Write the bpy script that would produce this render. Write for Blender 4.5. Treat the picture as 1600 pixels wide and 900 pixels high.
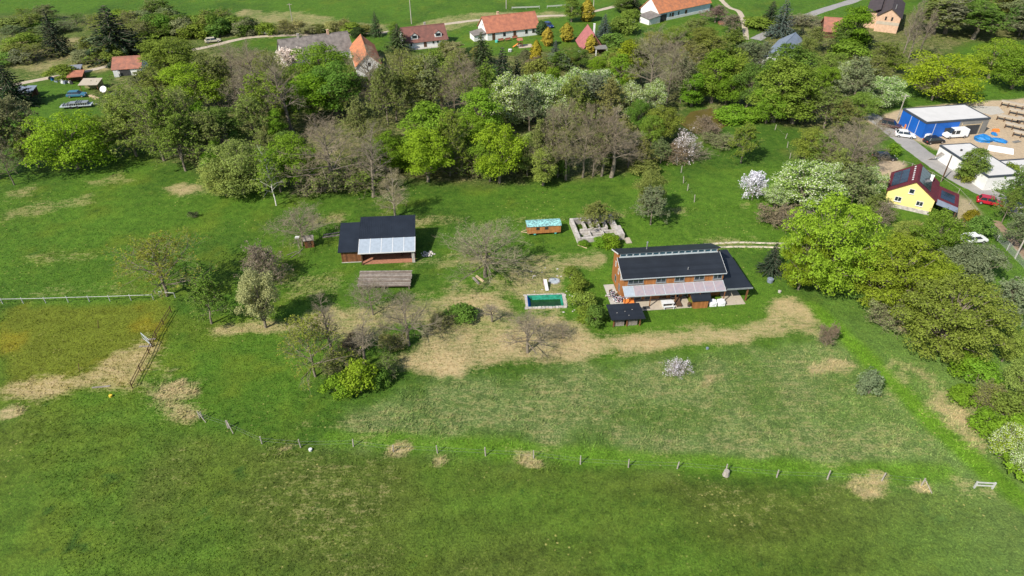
import bpy, bmesh, math, random
import numpy as np
from mathutils import Vector, Matrix

for o in list(bpy.data.objects): bpy.data.objects.remove(o)
SC = bpy.context.scene
COL = SC.collection

# ------------------------------------------------------------------ camera
CAM_H = 62.0; PITCH = math.radians(36.0); FPX = 1600 * 24 / 36
cam = bpy.data.cameras.new('camera'); cam.lens = 24; cam.sensor_width = 36
cam.clip_start = 0.5; cam.clip_end = 6000
camo = bpy.data.objects.new('camera', cam); COL.objects.link(camo)
camo.location = (0, 0, CAM_H); camo.rotation_euler = (math.pi / 2 - PITCH, 0, 0)
SC.camera = camo
# ------------------------------------------------------------------ light
SUN_EL = math.radians(43); SUN_AZ = math.atan2(-0.70, -0.714)
world = bpy.data.worlds.new('World'); SC.world = world; world.use_nodes = True
wn = world.node_tree.nodes; wl = world.node_tree.links
sky = wn.new('ShaderNodeTexSky'); sky.sky_type = 'NISHITA'; sky.sun_disc = False
sky.sun_elevation = SUN_EL; sky.sun_rotation = SUN_AZ
bg = [n for n in wn if n.type == 'BACKGROUND'][0]
wl.new(sky.outputs[0], bg.inputs[0]); bg.inputs[1].default_value = 0.10
sl = bpy.data.lights.new('sun', 'SUN'); sl.energy = 4.2; sl.angle = math.radians(0.53); sl.color = (1.0, 0.95, 0.86)
so = bpy.data.objects.new('sun', sl); COL.objects.link(so); so.location = (-60, -60, 120)
so.rotation_euler = Vector((0.70 * math.cos(SUN_EL), 0.714 * math.cos(SUN_EL), -math.sin(SUN_EL))).to_track_quat('-Z', 'Y').to_euler()
SC.view_settings.view_transform = 'Standard'; SC.view_settings.look = 'None'
SC.view_settings.exposure = 0.58; SC.view_settings.gamma = 1.0; SC.view_settings.use_curve_mapping = False

# ------------------------------------------------------------------ layout survey: a photo point to ground metres
def ray(px, py):
    u = (px - 800) / FPX; v = (450 - py) / FPX
    return (u, math.cos(PITCH) + v * math.sin(PITCH), -math.sin(PITCH) + v * math.cos(PITCH))
def G(px, py, z=0.0):
    d = ray(px, py); t = (z - CAM_H) / d[2]
    return (d[0] * t, d[1] * t)
def hgt(bx, by, tx, ty):
    X, Y = G(bx, by); d = ray(tx, ty); return CAM_H + d[2] * Y / d[1]
def mpp(px, py):
    X, Y = G(px, py)
    return (Y * math.cos(PITCH) + CAM_H * math.sin(PITCH)) / FPX

# ------------------------------------------------------------------ noise
def _hash(i, j, s):
    n = (i.astype(np.int64) * 374761393 + j.astype(np.int64) * 668265263 + s * 974634777) & 0x7fffffff
    n = ((n ^ (n >> 13)) * 1274126177) & 0x7fffffff
    return ((n ^ (n >> 16)) & 0xffff) / 65535.0
def vnoise(x, y, s=0):
    i = np.floor(x); j = np.floor(y); u = x - i; v = y - j
    u = u * u * (3 - 2 * u); v = v * v * (3 - 2 * v)
    a = _hash(i, j, s); b = _hash(i + 1, j, s); c = _hash(i, j + 1, s); d = _hash(i + 1, j + 1, s)
    return (a * (1 - u) + b * u) * (1 - v) + (c * (1 - u) + d * u) * v
def fbm(x, y, s=0, o=4):
    t = 0; a = 0.5; n = 0
    for k in range(o):
        t = t + a * vnoise(x, y, s + k * 17); n += a; a *= 0.5; x = x * 2.03 + 3.1; y = y * 2.03 + 1.7
    return t / n
def sstep(a, b, x):
    t = np.clip((x - a) / (b - a), 0, 1); return t * t * (3 - 2 * t)
def poly_sd(x, y, pts):
    """signed distance to a polygon, positive inside"""
    d = np.full(x.shape, 1e9); ins = np.zeros(x.shape, bool)
    n = len(pts)
    for k in range(n):
        ax, ay = pts[k]; bx, by = pts[(k + 1) % n]
        ex, ey = bx - ax, by - ay
        t = np.clip(((x - ax) * ex + (y - ay) * ey) / (ex * ex + ey * ey + 1e-9), 0, 1)
        d = np.minimum(d, np.hypot(x - ax - t * ex, y - ay - t * ey))
        c = ((ay > y) != (by > y)) & (x < (bx - ax) * (y - ay) / ((by - ay) if abs(by - ay) > 1e-9 else 1e-9) + ax)
        ins ^= c
    return np.where(ins, d, -d)
def line_d(x, y, pts):
    d = np.full(x.shape, 1e9)
    for (ax, ay), (bx, by) in zip(pts[:-1], pts[1:]):
        ex, ey = bx - ax, by - ay
        t = np.clip(((x - ax) * ex + (y - ay) * ey) / (ex * ex + ey * ey + 1e-9), 0, 1)
        d = np.minimum(d, np.hypot(x - ax - t * ex, y - ay - t * ey))
    return d
def GP(pts): return [G(*p) for p in pts]

# ------------------------------------------------------------------ terrain
POND = GP([(1062, 190), (1080, 172), (1112, 166), (1138, 178), (1140, 192), (1120, 204), (1085, 206)])
POOL_O = G(826, 480); POOL_A = math.radians(3); POOL_L, POOL_D = 5.2, 2.75
def pool_local(x, y):
    dx, dy = x - POOL_O[0], y - POOL_O[1]; c, s = math.cos(POOL_A), math.sin(POOL_A)
    return dx * c + dy * s, -dx * s + dy * c
def hfun(x, y):
    x = np.asarray(x, float); y = np.asarray(y, float)
    h = 0.55 * (fbm(x / 38, y / 38, 5, 3) - 0.5) + 0.22 * (fbm(x / 7, y / 7, 9, 3) - 0.5)
    # level building ground
    for (cx, cy, r) in FLAT:
        w = sstep(r, r * 1.6, np.hypot(x - cx, y - cy)); h = h * w
    h = h + 55 * sstep(300, 900, y) 
    h = h - 0.9 * sstep(-1.5, 2.5, poly_sd(x, y, POND))
    return h
FLAT = [(24, 86, 11), (-21, 95, 8), (-20, 87, 6), (6, 102, 5), (15, 102, 6), (17, 78, 4), (5, 82, 5), (75, 114, 11), (98, 146, 13), (93, 126, 12),
        (-26, 212, 9), (0, 222, 11), (56, 240, 12), (-55, 198, 12), (121, 228, 9), (97, 222, 9), (22, 208, 6), (-102, 183, 7), (80, 195, 8), (-118, 170, 12)]
def hz(x, y): return float(hfun(np.array([x]), np.array([y]))[0])

# zones of the ground, traced on the survey
HAY = [(GP([(490, 478), (640, 468), (700, 458), (790, 452), (822, 492), (900, 492), (932, 520), (1100, 513), (1140, 509), (1190, 492), (1208, 468), (1228, 460), (1268, 478), (1287, 505), (1284, 523), (1180, 533), (1060, 545), (960, 558), (860, 570), (760, 582), (665, 588), (624, 581), (617, 560), (650, 520), (560, 516)]), 0.86), (GP([(420, 512), (500, 480), (560, 470), (640, 478), (620, 520), (560, 540), (500, 520)]), 0.78),
       (GP([(322, 512), (440, 500), (530, 496), (530, 514), (440, 522), (340, 524)]), 0.78),
       (GP([(630, 530), (760, 505), (900, 505), (960, 535), (1280, 512), (1284, 523), (1060, 545), (860, 570), (665, 588), (624, 581)]), 0.86),
       (GP([(1218, 470), (1232, 462), (1268, 480), (1287, 505), (1280, 522), (1225, 512)]), 0.80),
       (GP([(795, 425), (850, 405), (900, 396), (955, 392), (955, 408), (895, 425), (890, 450), (880, 492), (820, 492), (790, 455)]), 0.70),
       (GP([(930, 515), (1190, 500), (1200, 515), (950, 532)]), 0.55)]
DRY = [(GP([(0, 592), (120, 585), (190, 545), (232, 520), (246, 545), (212, 606), (0, 618)]), 0.66),
       (GP([(222, 598), (262, 588), (290, 620), (325, 655), (300, 662), (232, 640)]), 0.72),
       (GP([(1395, 562), (1450, 566), (1490, 610), (1535, 668), (1548, 715), (1510, 712), (1450, 640)]), 0.74),
       (GP([(1510, 625), (1560, 600), (1580, 620), (1520, 650)]), 0.7),
       (GP([(560, 640), (640, 600), (860, 582), (1290, 532), (1395, 600), (1500, 720), (1300, 728), (900, 700), (560, 690)]), 0.345),
       (GP([(470, 665), (600, 640), (760, 650), (900, 690), (600, 690)]), 0.36),
       (GP([(380, 14), (470, 18), (560, 34), (640, 44), (690, 22), (800, 18), (905, 16), (905, 26), (770, 36), (690, 50), (640, 56), (500, 48), (410, 60), (330, 60)]), 0.56),
       (GP([(0, 60), (120, 60), (220, 90), (170, 110), (60, 118), (0, 100)]), 0.58),
       (GP([(640, 400), (720, 404), (820, 402), (960, 384), (960, 396), (820, 416), (720, 416), (640, 412)]), 0.55),
       (GP([(980, 392), (1120, 372), (1250, 372), (1250, 394), (1130, 394)]), 0.48),
       (GP([(640, 335), (720, 338), (760, 345), (830, 342), (1100, 322), (1170, 316), (1168, 328), (1060, 334), (830, 352), (640, 352)]), 0.52),
       (GP([(480, 330), (540, 335), (540, 352), (470, 360)]), 0.58),
       (GP([(255, 295), (300, 285), (345, 290), (340, 305), (300, 312)]), 0.66),
       (GP([(1500, 750), (1552, 752), (1550, 775), (1500, 772)]), 0.6),
       (GP([(560, 466), (700, 440), (800, 440), (810, 460), (700, 470)]), 0.5),
       (GP([(0, 332), (60, 315), (140, 304), (150, 318), (60, 337), (0, 346)]), 0.44), (GP([(5, 300), (55, 288), (50, 308), (10, 316)]), .44), (GP([(120, 282), (190, 270), (200, 284), (130, 296)]), .42), (GP([(30, 400), (90, 392), (170, 398), (150, 412), (40, 415)]), .36), (GP([(40, 440), (190, 440), (240, 462), (40, 468)]), .36),
       (GP([(400, 425), (520, 425), (560, 455), (480, 470), (410, 450)]), 0.42)]
SPOTS = [(1342, 759, 1.9), (838, 722, 2.0), (685, 716, 1.5), (440, 701, 1.5), (1450, 765, 1.0), (20, 640, 1.4), (620, 705, 1.2), (1435, 350, .6), (300, 650, 1.2), (280, 610, 2.2), (1280, 575, 1.7), (1300, 565, 1.5), (1095, 600, 1.3), (1110, 590, 1.1), (1415, 515, 1.3), (555, 225, 2.0)]
PADDOCK = GP([(0, 478), (250, 470), (275, 480), (252, 530), (212, 604), (0, 614)])
SCRUB = GP([(-60, 20), (240, 22), (390, 40), (330, 90), (160, 115), (-60, 150)])
WOOD = GP([(150, 140), (240, 70), (400, 80), (620, 80), (800, 90), (1000, 60), (1140, 60), (1230, 110), (1190, 190), (1080, 160), (1060, 210), (980, 270), (800, 285), (620, 285), (560, 290), (480, 300), (330, 280), (180, 200)])
WOOD_E = GP([(1190, 40), (1420, 20), (1640, -10), (1640, 60), (1500, 70), (1400, 130), (1360, 230), (1240, 250), (1270, 200), (1200, 190)])
YARD = GP([(1352, 190), (1400, 172), (1440, 166), (1530, 158), (1640, 150), (1700, 270), (1600, 275), (1560, 262), (1490, 245), (1420, 215)])
YARD2 = GP([(1355, 262), (1385, 244), (1420, 258), (1400, 275), (1375, 290)])
YARD3 = GP([(1492, 300), (1520, 312), (1530, 335), (1512, 352), (1490, 345)])
MOWN = GP([(1270, 480), (1330, 535), (1400, 603), (1480, 683), (1560, 752), (1640, 815)])
STRIPE = GP([(520, 684), (760, 700), (1000, 718), (1300, 735), (1480, 738)])
ROUGH = GP([(560, 640), (640, 600), (860, 582), (1290, 532), (1330, 535), (1395, 600), (1560, 745), (1300, 735), (900, 705), (520, 690)])
FORE = GP([(-200, 640), (200, 640), (300, 680), (480, 705), (900, 730), (1300, 755), (1560, 770), (1800, 900), (1800, 1400), (-400, 1400)])

def gfields(x, y):
    """base green and straw amount of the sward at ground points"""
    n1 = fbm(x / 16, y / 16, 31, 4); n2 = fbm(x / 4.5, y / 4.5, 41, 4); n3 = fbm(x / 60, y / 60, 51, 3); n4 = fbm(x / 1.6, y / 1.6, 61, 3)
    wob = (n2 - 0.5) * 5.0 + (n4 - .5) * 2.4
    lush = np.array([0.068, 0.146, 0.012]); deep = np.array([0.045, 0.103, 0.010]); yel = np.array([0.128, 0.168, 0.014]); grey = np.array([0.118, 0.176, 0.048]); olive = np.array([0.104, 0.122, 0.024])
    m = lambda a, b, t: a * (1 - t[:, None]) + b * t[:, None]
    c = np.repeat(lush[None], len(x), 0)
    c = m(c, np.repeat(deep[None], len(x), 0), sstep(.45, .7, n1) * .8)
    c = m(c, np.repeat(yel[None], len(x), 0), sstep(.52, .75, n2 * .6 + n3 * .4) * .55)
    f = sstep(-2, 2, poly_sd(x, y, FORE) + wob)
    c = m(c, np.repeat((olive * np.array([.80, .92, .72]))[None], len(x), 0), f * (0.35 + .65 * sstep(.35, .65, n1)) * .85)
    n5 = fbm(x / 26 + y / 40, y / 1.5 - x / 9, 91, 3); n6 = fbm(x / 1.1, y / 1.1, 95, 2)
    c = c * (1 + (f * .26 + .16) * (n5 - .5) * 1.3)[:, None]
    c = m(c, np.repeat(np.array([.030, .085, .012])[None], len(x), 0), sstep(.70, .78, n6 * .55 + n2 * .45) * .75)
    r = sstep(-2.5, 2.5, poly_sd(x, y, ROUGH) + wob)
    c = m(c, np.repeat(grey[None], len(x), 0), r * (0.55 + .45 * sstep(.3, .6, n2)))
    east = sstep(28, 60, x) * sstep(100, 60, y)
    c = m(c, np.repeat((grey * np.array([1.15, 1.2, 1.1]))[None], len(x), 0), east * .75)
    p = sstep(-1, 1.5, poly_sd(x, y, PADDOCK) + wob * .4)
    c = m(c, np.repeat(np.array([.140, .155, .014])[None], len(x), 0), p * .8)
    c = m(c, np.repeat(np.array([.26, .19, .010])[None], len(x), 0), p * sstep(.52, .72, n2) * .45)
    for L_, w, k in ((MOWN, 1.3, 1.0), (STRIPE, 1.1, .75)):
        t = sstep(w + .8, w - .5, line_d(x, y, L_) + wob * .15) * k
        c = m(c, np.repeat(np.array([.105, .215, .014])[None], len(x), 0), t)
    g = sstep(14, 9, np.hypot((x - 25) / 1.5, y - 83)) + sstep(-3, 3, poly_sd(x, y, GP([(980, 300), (1240, 250), (1250, 400), (980, 395)])) + wob)
    c = m(c, np.repeat(np.array([.085, .175, .014])[None], len(x), 0), np.clip(g, 0, 1) * .6)
    dry = np.zeros(len(x)) + .12 * sstep(.45, .8, n1)
    dry = dry + f * .20 * sstep(.4, .7, n3 * .5 + n1 * .5)
    for P_, k in HAY: dry = np.maximum(dry, k * sstep(-1.5, 1.9, poly_sd(x, y, P_) + wob * .62) * (0.58 + .60 * n2 + .30 * (n1 - .5)))
    for P_, k in DRY: dry = np.maximum(dry, k * sstep(-2.2, 2.2, poly_sd(x, y, P_) + wob) * (0.55 + .75 * n2))
    for (sx, sy, r_) in SPOTS:
        r_ = r_ * .82; X, Y = G(sx, sy); dd = np.hypot((x - X) / 1.5, y - Y)
        dry = np.maximum(dry, .76 * sstep(r_ * 1.5, r_ * .3, dd + (n2 - .5) * r_ * 2.6 + (n4 - .5) * r_ * 1.4))
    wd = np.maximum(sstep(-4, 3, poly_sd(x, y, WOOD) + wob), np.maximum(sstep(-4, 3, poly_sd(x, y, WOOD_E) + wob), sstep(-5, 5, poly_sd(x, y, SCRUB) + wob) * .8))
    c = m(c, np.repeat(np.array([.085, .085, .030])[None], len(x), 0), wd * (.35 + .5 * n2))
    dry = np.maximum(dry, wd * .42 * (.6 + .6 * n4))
    sand = np.maximum(sstep(-.5, .7, poly_sd(x, y, YARD) + wob * .2), np.maximum(sstep(-.5, .6, poly_sd(x, y, YARD2) + wob * .2), .75 * sstep(-.8, 1, poly_sd(x, y, YARD3) + wob * .4)))
    dry = dry * (1 - sand)
    toned = c * (0.82 + 0.40 * n4)[:, None]  # fine random tone variation of the grass colour
    return toned, np.clip(dry, 0, 1), sand

# ------------------------------------------------------------------ materials
MATS = {}
def nmat(name):
    m = bpy.data.materials.new(name); m.use_nodes = True; MATS[name] = m
    return m, m.node_tree.nodes, m.node_tree.links, [n for n in m.node_tree.nodes if n.type == 'BSDF_PRINCIPLED'][0]
def plain(name, col, rough=.7, var=.25, scale=1.5, bump=0.0, bscale=8, metal=0.0, col2=None, spec=.3, coord='Object', stripes=None):
    m, N, K, b = nmat(name)
    tc = N.new('ShaderNodeTexCoord')
    nz = N.new('ShaderNodeTexNoise'); nz.inputs['Scale'].default_value = scale; nz.inputs['Detail'].default_value = 6; nz.inputs['Roughness'].default_value = .65
    K.new(tc.outputs[coord], nz.inputs['Vector'])
    rp = N.new('ShaderNodeValToRGB'); c2 = col2 or tuple(v * (1 - var) for v in col)
    rp.color_ramp.elements[0].position = .32; rp.color_ramp.elements[1].position = .68
    rp.color_ramp.elements[0].color = (*c2, 1); rp.color_ramp.elements[1].color = (*(min(1, v * (1 + var * .5)) for v in col), 1)
    K.new(nz.outputs['Fac'], rp.inputs[0]); out = rp.outputs[0]
    if stripes:
        axis, freq, amt, sharp = stripes
        sx = N.new('ShaderNodeSeparateXYZ'); K.new(tc.outputs['Object'], sx.inputs[0])
        mu = N.new('ShaderNodeMath'); mu.operation = 'MULTIPLY'; K.new(sx.outputs[axis], mu.inputs[0]); mu.inputs[1].default_value = freq
        fr = N.new('ShaderNodeMath'); fr.operation = 'FRACT'; K.new(mu.outputs[0], fr.inputs[0])
        fl = N.new('ShaderNodeMath'); fl.operation = 'FLOOR'; K.new(mu.outputs[0], fl.inputs[0])
        wn_ = N.new('ShaderNodeTexWhiteNoise'); wn_.noise_dimensions = '1D'; K.new(fl.outputs[0], wn_.inputs['W'])
        lt = N.new('ShaderNodeMath'); lt.operation = 'LESS_THAN'; K.new(fr.outputs[0], lt.inputs[0]); lt.inputs[1].default_value = sharp
        mr = N.new('ShaderNodeMapRange'); K.new(wn_.outputs['Value'], mr.inputs[0]); mr.inputs[3].default_value = 1 - amt; mr.inputs[4].default_value = 1 + amt * .4
        s2 = N.new('ShaderNodeMath'); s2.operation = 'MULTIPLY_ADD'; K.new(lt.outputs[0], s2.inputs[0]); s2.inputs[1].default_value = -amt; K.new(mr.outputs[0], s2.inputs[2])
        mx = N.new('ShaderNodeVectorMath'); mx.operation = 'SCALE'; K.new(out, mx.inputs[0]); K.new(s2.outputs[0], mx.inputs['Scale']); out = mx.outputs[0]
    K.new(out, b.inputs['Base Color'])
    b.inputs['Roughness'].default_value = rough; b.inputs['Metallic'].default_value = metal
    b.inputs['Specular IOR Level'].default_value = spec
    if bump:
        n2 = N.new('ShaderNodeTexNoise'); n2.inputs['Scale'].default_value = bscale; n2.inputs['Detail'].default_value = 4
        K.new(tc.outputs[coord], n2.inputs['Vector'])
        bp = N.new('ShaderNodeBump'); bp.inputs['Strength'].default_value = bump; bp.inputs['Distance'].default_value = .05
        K.new(n2.outputs['Fac'], bp.inputs['Height']); K.new(bp.outputs[0], b.inputs['Normal'])
    return m

def sward(name, bump):
    m, N, K, b = nmat(name)
    ga = N.new('ShaderNodeAttribute'); ga.attribute_name = 'gcol'
    gd = N.new('ShaderNodeAttribute'); gd.attribute_name = 'dry'
    gs = N.new('ShaderNodeAttribute'); gs.attribute_name = 'sand'
    geo = N.new('ShaderNodeNewGeometry')
    def noise(sc, det=5, rough=.6, stretch=None):
        n = N.new('ShaderNodeTexNoise'); n.inputs['Scale'].default_value = sc; n.inputs['Detail'].default_value = det; n.inputs['Roughness'].default_value = rough
        if stretch:
            mp = N.new('ShaderNodeMapping'); mp.inputs['Rotation'].default_value[2] = stretch[0]; mp.inputs['Scale'].default_value = (1, stretch[1], 1)
            K.new(geo.outputs['Position'], mp.inputs[0]); K.new(mp.outputs[0], n.inputs['Vector'])
        else: K.new(geo.outputs['Position'], n.inputs['Vector'])
        return n.outputs['Fac']
    def mr(v, a, b_, c, d, cl=True):
        n = N.new('ShaderNodeMapRange'); n.clamp = cl; K.new(v, n.inputs[0])
        for i, q in enumerate((a, b_, c, d)): n.inputs[i + 1].default_value = q
        return n.outputs[0]
    def ma(op, a, b_):
        n = N.new('ShaderNodeMath'); n.operation = op
        for i, v in enumerate((a, b_)):
            if isinstance(v, (int, float)): n.inputs[i].default_value = v
            else: K.new(v, n.inputs[i])
        return n.outputs[0]
    def mix(f, a, b_):
        n = N.new('ShaderNodeMix'); n.data_type = 'RGBA'; K.new(f, n.inputs[0])
        for i, v in ((6, a), (7, b_)):
            if isinstance(v, tuple): n.inputs[i].default_value = (*v, 1)
            else: K.new(v, n.inputs[i])
        return n.outputs[2]
    fine = noise(4.2, 5, .7); mid = noise(.9, 5, .65); vf = noise(11, 3, .6); big = noise(.07, 4, .6); swath = noise(.42, 6, .72, (.12, 4.5))
    k = ma('MULTIPLY', mr(fine, .3, .7, .50, 1.5), mr(mid, .3, .7, .72, 1.28)); k = ma('MULTIPLY', k, mr(vf, .3, .7, .7, 1.3))
    sc = N.new('ShaderNodeVectorMath'); sc.operation = 'SCALE'; K.new(ga.outputs['Color'], sc.inputs[0]); K.new(k, sc.inputs['Scale'])
    c = sc.outputs[0]
    warm = mix(mr(mid, .45, .75, 0, .5), c, (.10, .135, .016)); 
    # straw
    dn = ma('ADD', gd.outputs['Fac'], ma('ADD', mr(fine, .25, .75, -.26, .26, False), ma('ADD', mr(mid, .25, .75, -.20, .20, False), mr(swath, .25, .75, -.26, .26, False))))
    df = mr(dn, .30, .92, 0, 1)
    straw = mix(mr(mid, .3, .7, 0, 1), (.50, .375, .19), (.31, .225, .10))
    straw = mix(mr(vf, .35, .7, 0, .55), straw, (.62, .52, .30))
    c = mix(df, warm, straw)
    sandc = mix(mr(mid, .3, .7, 0, 1), (.52, .40, .26), (.40, .31, .21))
    c = mix(gs.outputs['Fac'], c, sandc)
    # flower specks
    vo = N.new('ShaderNodeTexVoronoi'); vo.inputs['Scale'].default_value = 1.1; K.new(geo.outputs['Position'], vo.inputs['Vector'])
    fs = ma('MULTIPLY', mr(vo.outputs['Distance'], .10, .16, 1, 0), mr(big, .50, .62, 0, .7))
    fs = ma('MULTIPLY', fs, mr(gs.outputs['Fac'], 0, .3, 1, 0))
    c = mix(fs, c, (.42, .38, .12))
    K.new(c, b.inputs['Base Color']); b.inputs['Roughness'].default_value = .85; b.inputs['Specular IOR Level'].default_value = .15
    if bump:
        hs = ma('ADD', ma('MULTIPLY', fine, 1.0), ma('ADD', ma('MULTIPLY', vf, .5), ma('MULTIPLY', mid, 1.2)))
        bp = N.new('ShaderNodeBump'); bp.inputs['Strength'].default_value = bump; bp.inputs['Distance'].default_value = .35
        K.new(hs, bp.inputs['Height']); K.new(bp.outputs[0], b.inputs['Normal'])
    return m
sward('sward', .55); sward('blades', 0)

def leafmat(name, trans=.3, pale=None):
    """leaf colour is the object's own colour, varied leaf by leaf"""
    m, N, K, b = nmat(name)
    out = [n for n in N if n.type == 'OUTPUT_MATERIAL'][0]
    oi = N.new('ShaderNodeObjectInfo'); at = N.new('ShaderNodeAttribute'); at.attribute_name = 'rnd'
    mr = N.new('ShaderNodeMapRange'); K.new(at.outputs['Fac'], mr.inputs[0]); mr.inputs[3].default_value = .60; mr.inputs[4].default_value = 1.40
    sc = N.new('ShaderNodeVectorMath'); sc.operation = 'SCALE'; K.new(oi.outputs['Color'], sc.inputs[0]); K.new(mr.outputs[0], sc.inputs['Scale'])
    mx = N.new('ShaderNodeMix'); mx.data_type = 'RGBA'; mx.inputs[0].default_value = .0
    g = N.new('ShaderNodeMath'); g.operation = 'GREATER_THAN'; K.new(at.outputs['Fac'], g.inputs[0]); g.inputs[1].default_value = .82
    g2 = N.new('ShaderNodeMath'); g2.operation = 'MULTIPLY'; K.new(g.outputs[0], g2.inputs[0]); g2.inputs[1].default_value = .35
    K.new(g2.outputs[0], mx.inputs[0]); K.new(sc.outputs[0], mx.inputs[6]); mx.inputs[7].default_value = (*(pale or (.22, .24, .05)), 1)
    d = N.new('ShaderNodeBsdfDiffuse'); t = N.new('ShaderNodeBsdfTranslucent'); ms = N.new('ShaderNodeMixShader'); ms.inputs[0].default_value = trans
    K.new(mx.outputs[2], d.inputs[0]); K.new(mx.outputs[2], t.inputs[0]); K.new(d.outputs[0], ms.inputs[1]); K.new(t.outputs[0], ms.inputs[2])
    K.new(ms.outputs[0], out.inputs[0]); N.remove(b)
    return m
leafmat('leaf', .42); leafmat('needle', .08, (.05, .08, .03)); leafmat('blossom', .25, (.8, .78, .72))
def petalmat():
    m, N, K, b = nmat('petal'); at = N.new('ShaderNodeAttribute'); at.attribute_name = 'rnd'; rp = N.new('ShaderNodeValToRGB'); rp.color_ramp.elements[0].color = (.38, .48, .19, 1); rp.color_ramp.elements[1].color = (.68, .69, .52, 1)
    K.new(at.outputs['Fac'], rp.inputs[0]); K.new(rp.outputs[0], b.inputs['Base Color']); b.inputs['Roughness'].default_value = .8
petalmat()
def twigmat():
    m, N, K, b = nmat('twig')
    oi = N.new('ShaderNodeObjectInfo'); at = N.new('ShaderNodeAttribute'); at.attribute_name = 'rnd'
    mr = N.new('ShaderNodeMapRange'); K.new(at.outputs['Fac'], mr.inputs[0]); mr.inputs[3].default_value = .7; mr.inputs[4].default_value = 1.3
    mx = N.new('ShaderNodeMix'); mx.data_type = 'RGBA'; mx.inputs[0].default_value = .22; mx.inputs[6].default_value = (.30, .25, .165, 1); K.new(oi.outputs['Color'], mx.inputs[7])
    sc = N.new('ShaderNodeVectorMath'); sc.operation = 'SCALE'; K.new(mx.outputs[2], sc.inputs[0]); K.new(mr.outputs[0], sc.inputs['Scale'])
    K.new(sc.outputs[0], b.inputs['Base Color']); b.inputs['Roughness'].default_value = .9; b.inputs['Specular IOR Level'].default_value = .1
twigmat()
plain('bark', (.21, .175, .13), .9, .4, 3, .4); plain('bark_pale', (.34, .29, .22), .9, .35, 3, .3); plain('bark_birch', (.66, .63, .58), .8, .5, 4, .2)
plain('clad', (.36, .145, .045), .7, .22, 1.2, .1, stripes=(0, 5.5, .22, .10)); plain('clad_side', (.36, .145, .045), .7, .22, 1.2, .1, stripes=(1, 5.5, .22, .10))
plain('roof_black', (.018, .022, .029), .5, .3, .35, .12, 5, spec=.4, stripes=(1, 3.2, .16, .08)); plain('roof_steel', (.018, .023, .032), .42, .25, .6, spec=.4)
plain('wood_brown', (.20, .085, .035), .8, .4, 1.5, .2, stripes=(0, 5, .35, .1)); plain('wood_dark', (.10, .055, .03), .8, .3, 2)
plain('wood_grey', (.27, .235, .20), .9, .4, 2.2, .3); plain('wood_grey2', (.20, .16, .13), .9, .4, 2.2, .3); plain('wood_pale', (.55, .42, .25), .8, .3, 2)
plain('trim_white', (.62, .62, .61), .5, .12, 2); plain('frame_grey', (.22, .24, .25), .4, .2, 2); plain('frame_steel', (.42, .46, .48), .4, .15, 2)
plain('poly', (.34, .39, .44), .25, .14, 1.8, .05, 3, spec=.5); plain('poly_pink', (.34, .27, .275), .25, .2, 2.2, spec=.5, col2=(.27, .25, .29))
plain('glass', (.022, .032, .040), .06, .3, .6, spec=.8); plain('glass_blue', (.035, .085, .115), .05, .35, .5, spec=.9)
plain('concrete', (.42, .38, .33), .9, .25, 1.2, .3); plain('stone_pale', (.48, .44, .40), .9, .40, 2.0, .5); plain('stone_grey', (.30, .28, .26), .9, .4, 3, .4)
plain('brickfloor', (.36, .165, .10), .85, .25, 3); plain('plaster_white', (.74, .73, .70), .9, .12, .8, .1); plain('plaster_yellow', (.80, .64, .24), .9, .08, .7, .08)
plain('plaster_blue', (.52, .62, .68), .9, .12, .8); plain('plaster_brick', (.56, .37, .25), .9, .2, 1.5, .2); plain('cream', (.42, .36, .28), .9, .12, 1)
def tiles(name, a, b_): plain(name, a, .85, .3, .9, .5, 6, col2=b_)
tiles('tile_orange', (.50, .180, .075), (.30, .13, .075)); tiles('tile_red', (.40, .150, .085), (.27, .105, .07)); tiles('tile_brown', (.20, .085, .065), (.13, .065, .055)); tiles('tile_grey', (.21, .185, .165), (.12, .105, .095))
tiles('tile_maroon', (.115, .018, .026), (.085, .015, .022)); tiles('tile_dark', (.075, .055, .055), (.05, .04, .04)); tiles('roof_pink', (.36, .125, .115), (.28, .10, .10)); tiles('tile_rust', (.34, .135, .085), (.20, .10, .075))
plain('solar', (.010, .018, .036), .12, .3, 1, spec=.7); plain('roof_membrane', (.56, .545, .52), .8, .08, .5); plain('membrane_edge', (.055, .065, .080), .6, .15, 1)
plain('blue_sheet', (.010, .105, .43), .5, .15, .5, .1, 2); plain('blue_tarp', (.02, .18, .46), .45, .3, 2, .4, 3); plain('dark_grey', (.05, .05, .05), .7, .3, 2); plain('board_grey', (.20, .19, .17), .8, .2, 1)
plain('asphalt', (.30, .285, .27), .9, .14, .6, .2, 12, coord='Object'); plain('gravel', (.46, .385, .29), .95, .25, 1.2, .4, 8); plain('track', (.55, .47, .36), .95, .25, 1.0, .4, 6)
plain('slab', (.44, .41, .36), .9, .2, 2.2, .3); plain('water_pond', (.125, .100, .028), .22, .25, .3, .04, 2, spec=.5); plain('water_pool', (.014, .050, .010), .10, .5, 1.0, .05, 3, spec=.6)
plain('liner_green', (.005, .10, .055), .5, .6, 2.4, .5, 3, col2=(.03, .30, .20)); plain('liner_blue', (.01, .14, .48), .5, .3, 2, .3)
plain('turquoise', (.30, .62, .58), .6, .6, 3.2, .2, 5, col2=(.055, .060, .085)); plain('caravan_wood', (.44, .185, .060), .7, .25, 1.4, .1, stripes=(0, 7, .2, .1)); plain('teal', (.10, .50, .42), .5, .2, 2)
plain('tyre', (.02, .02, .02), .8, .2, 4); plain('steel', (.45, .45, .45), .35, .2, 3, metal=.6); plain('post_wood', (.36, .32, .27), .9, .35, 6, .3); plain('post_white', (.46, .46, .43), .8, .25, 5)
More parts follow.
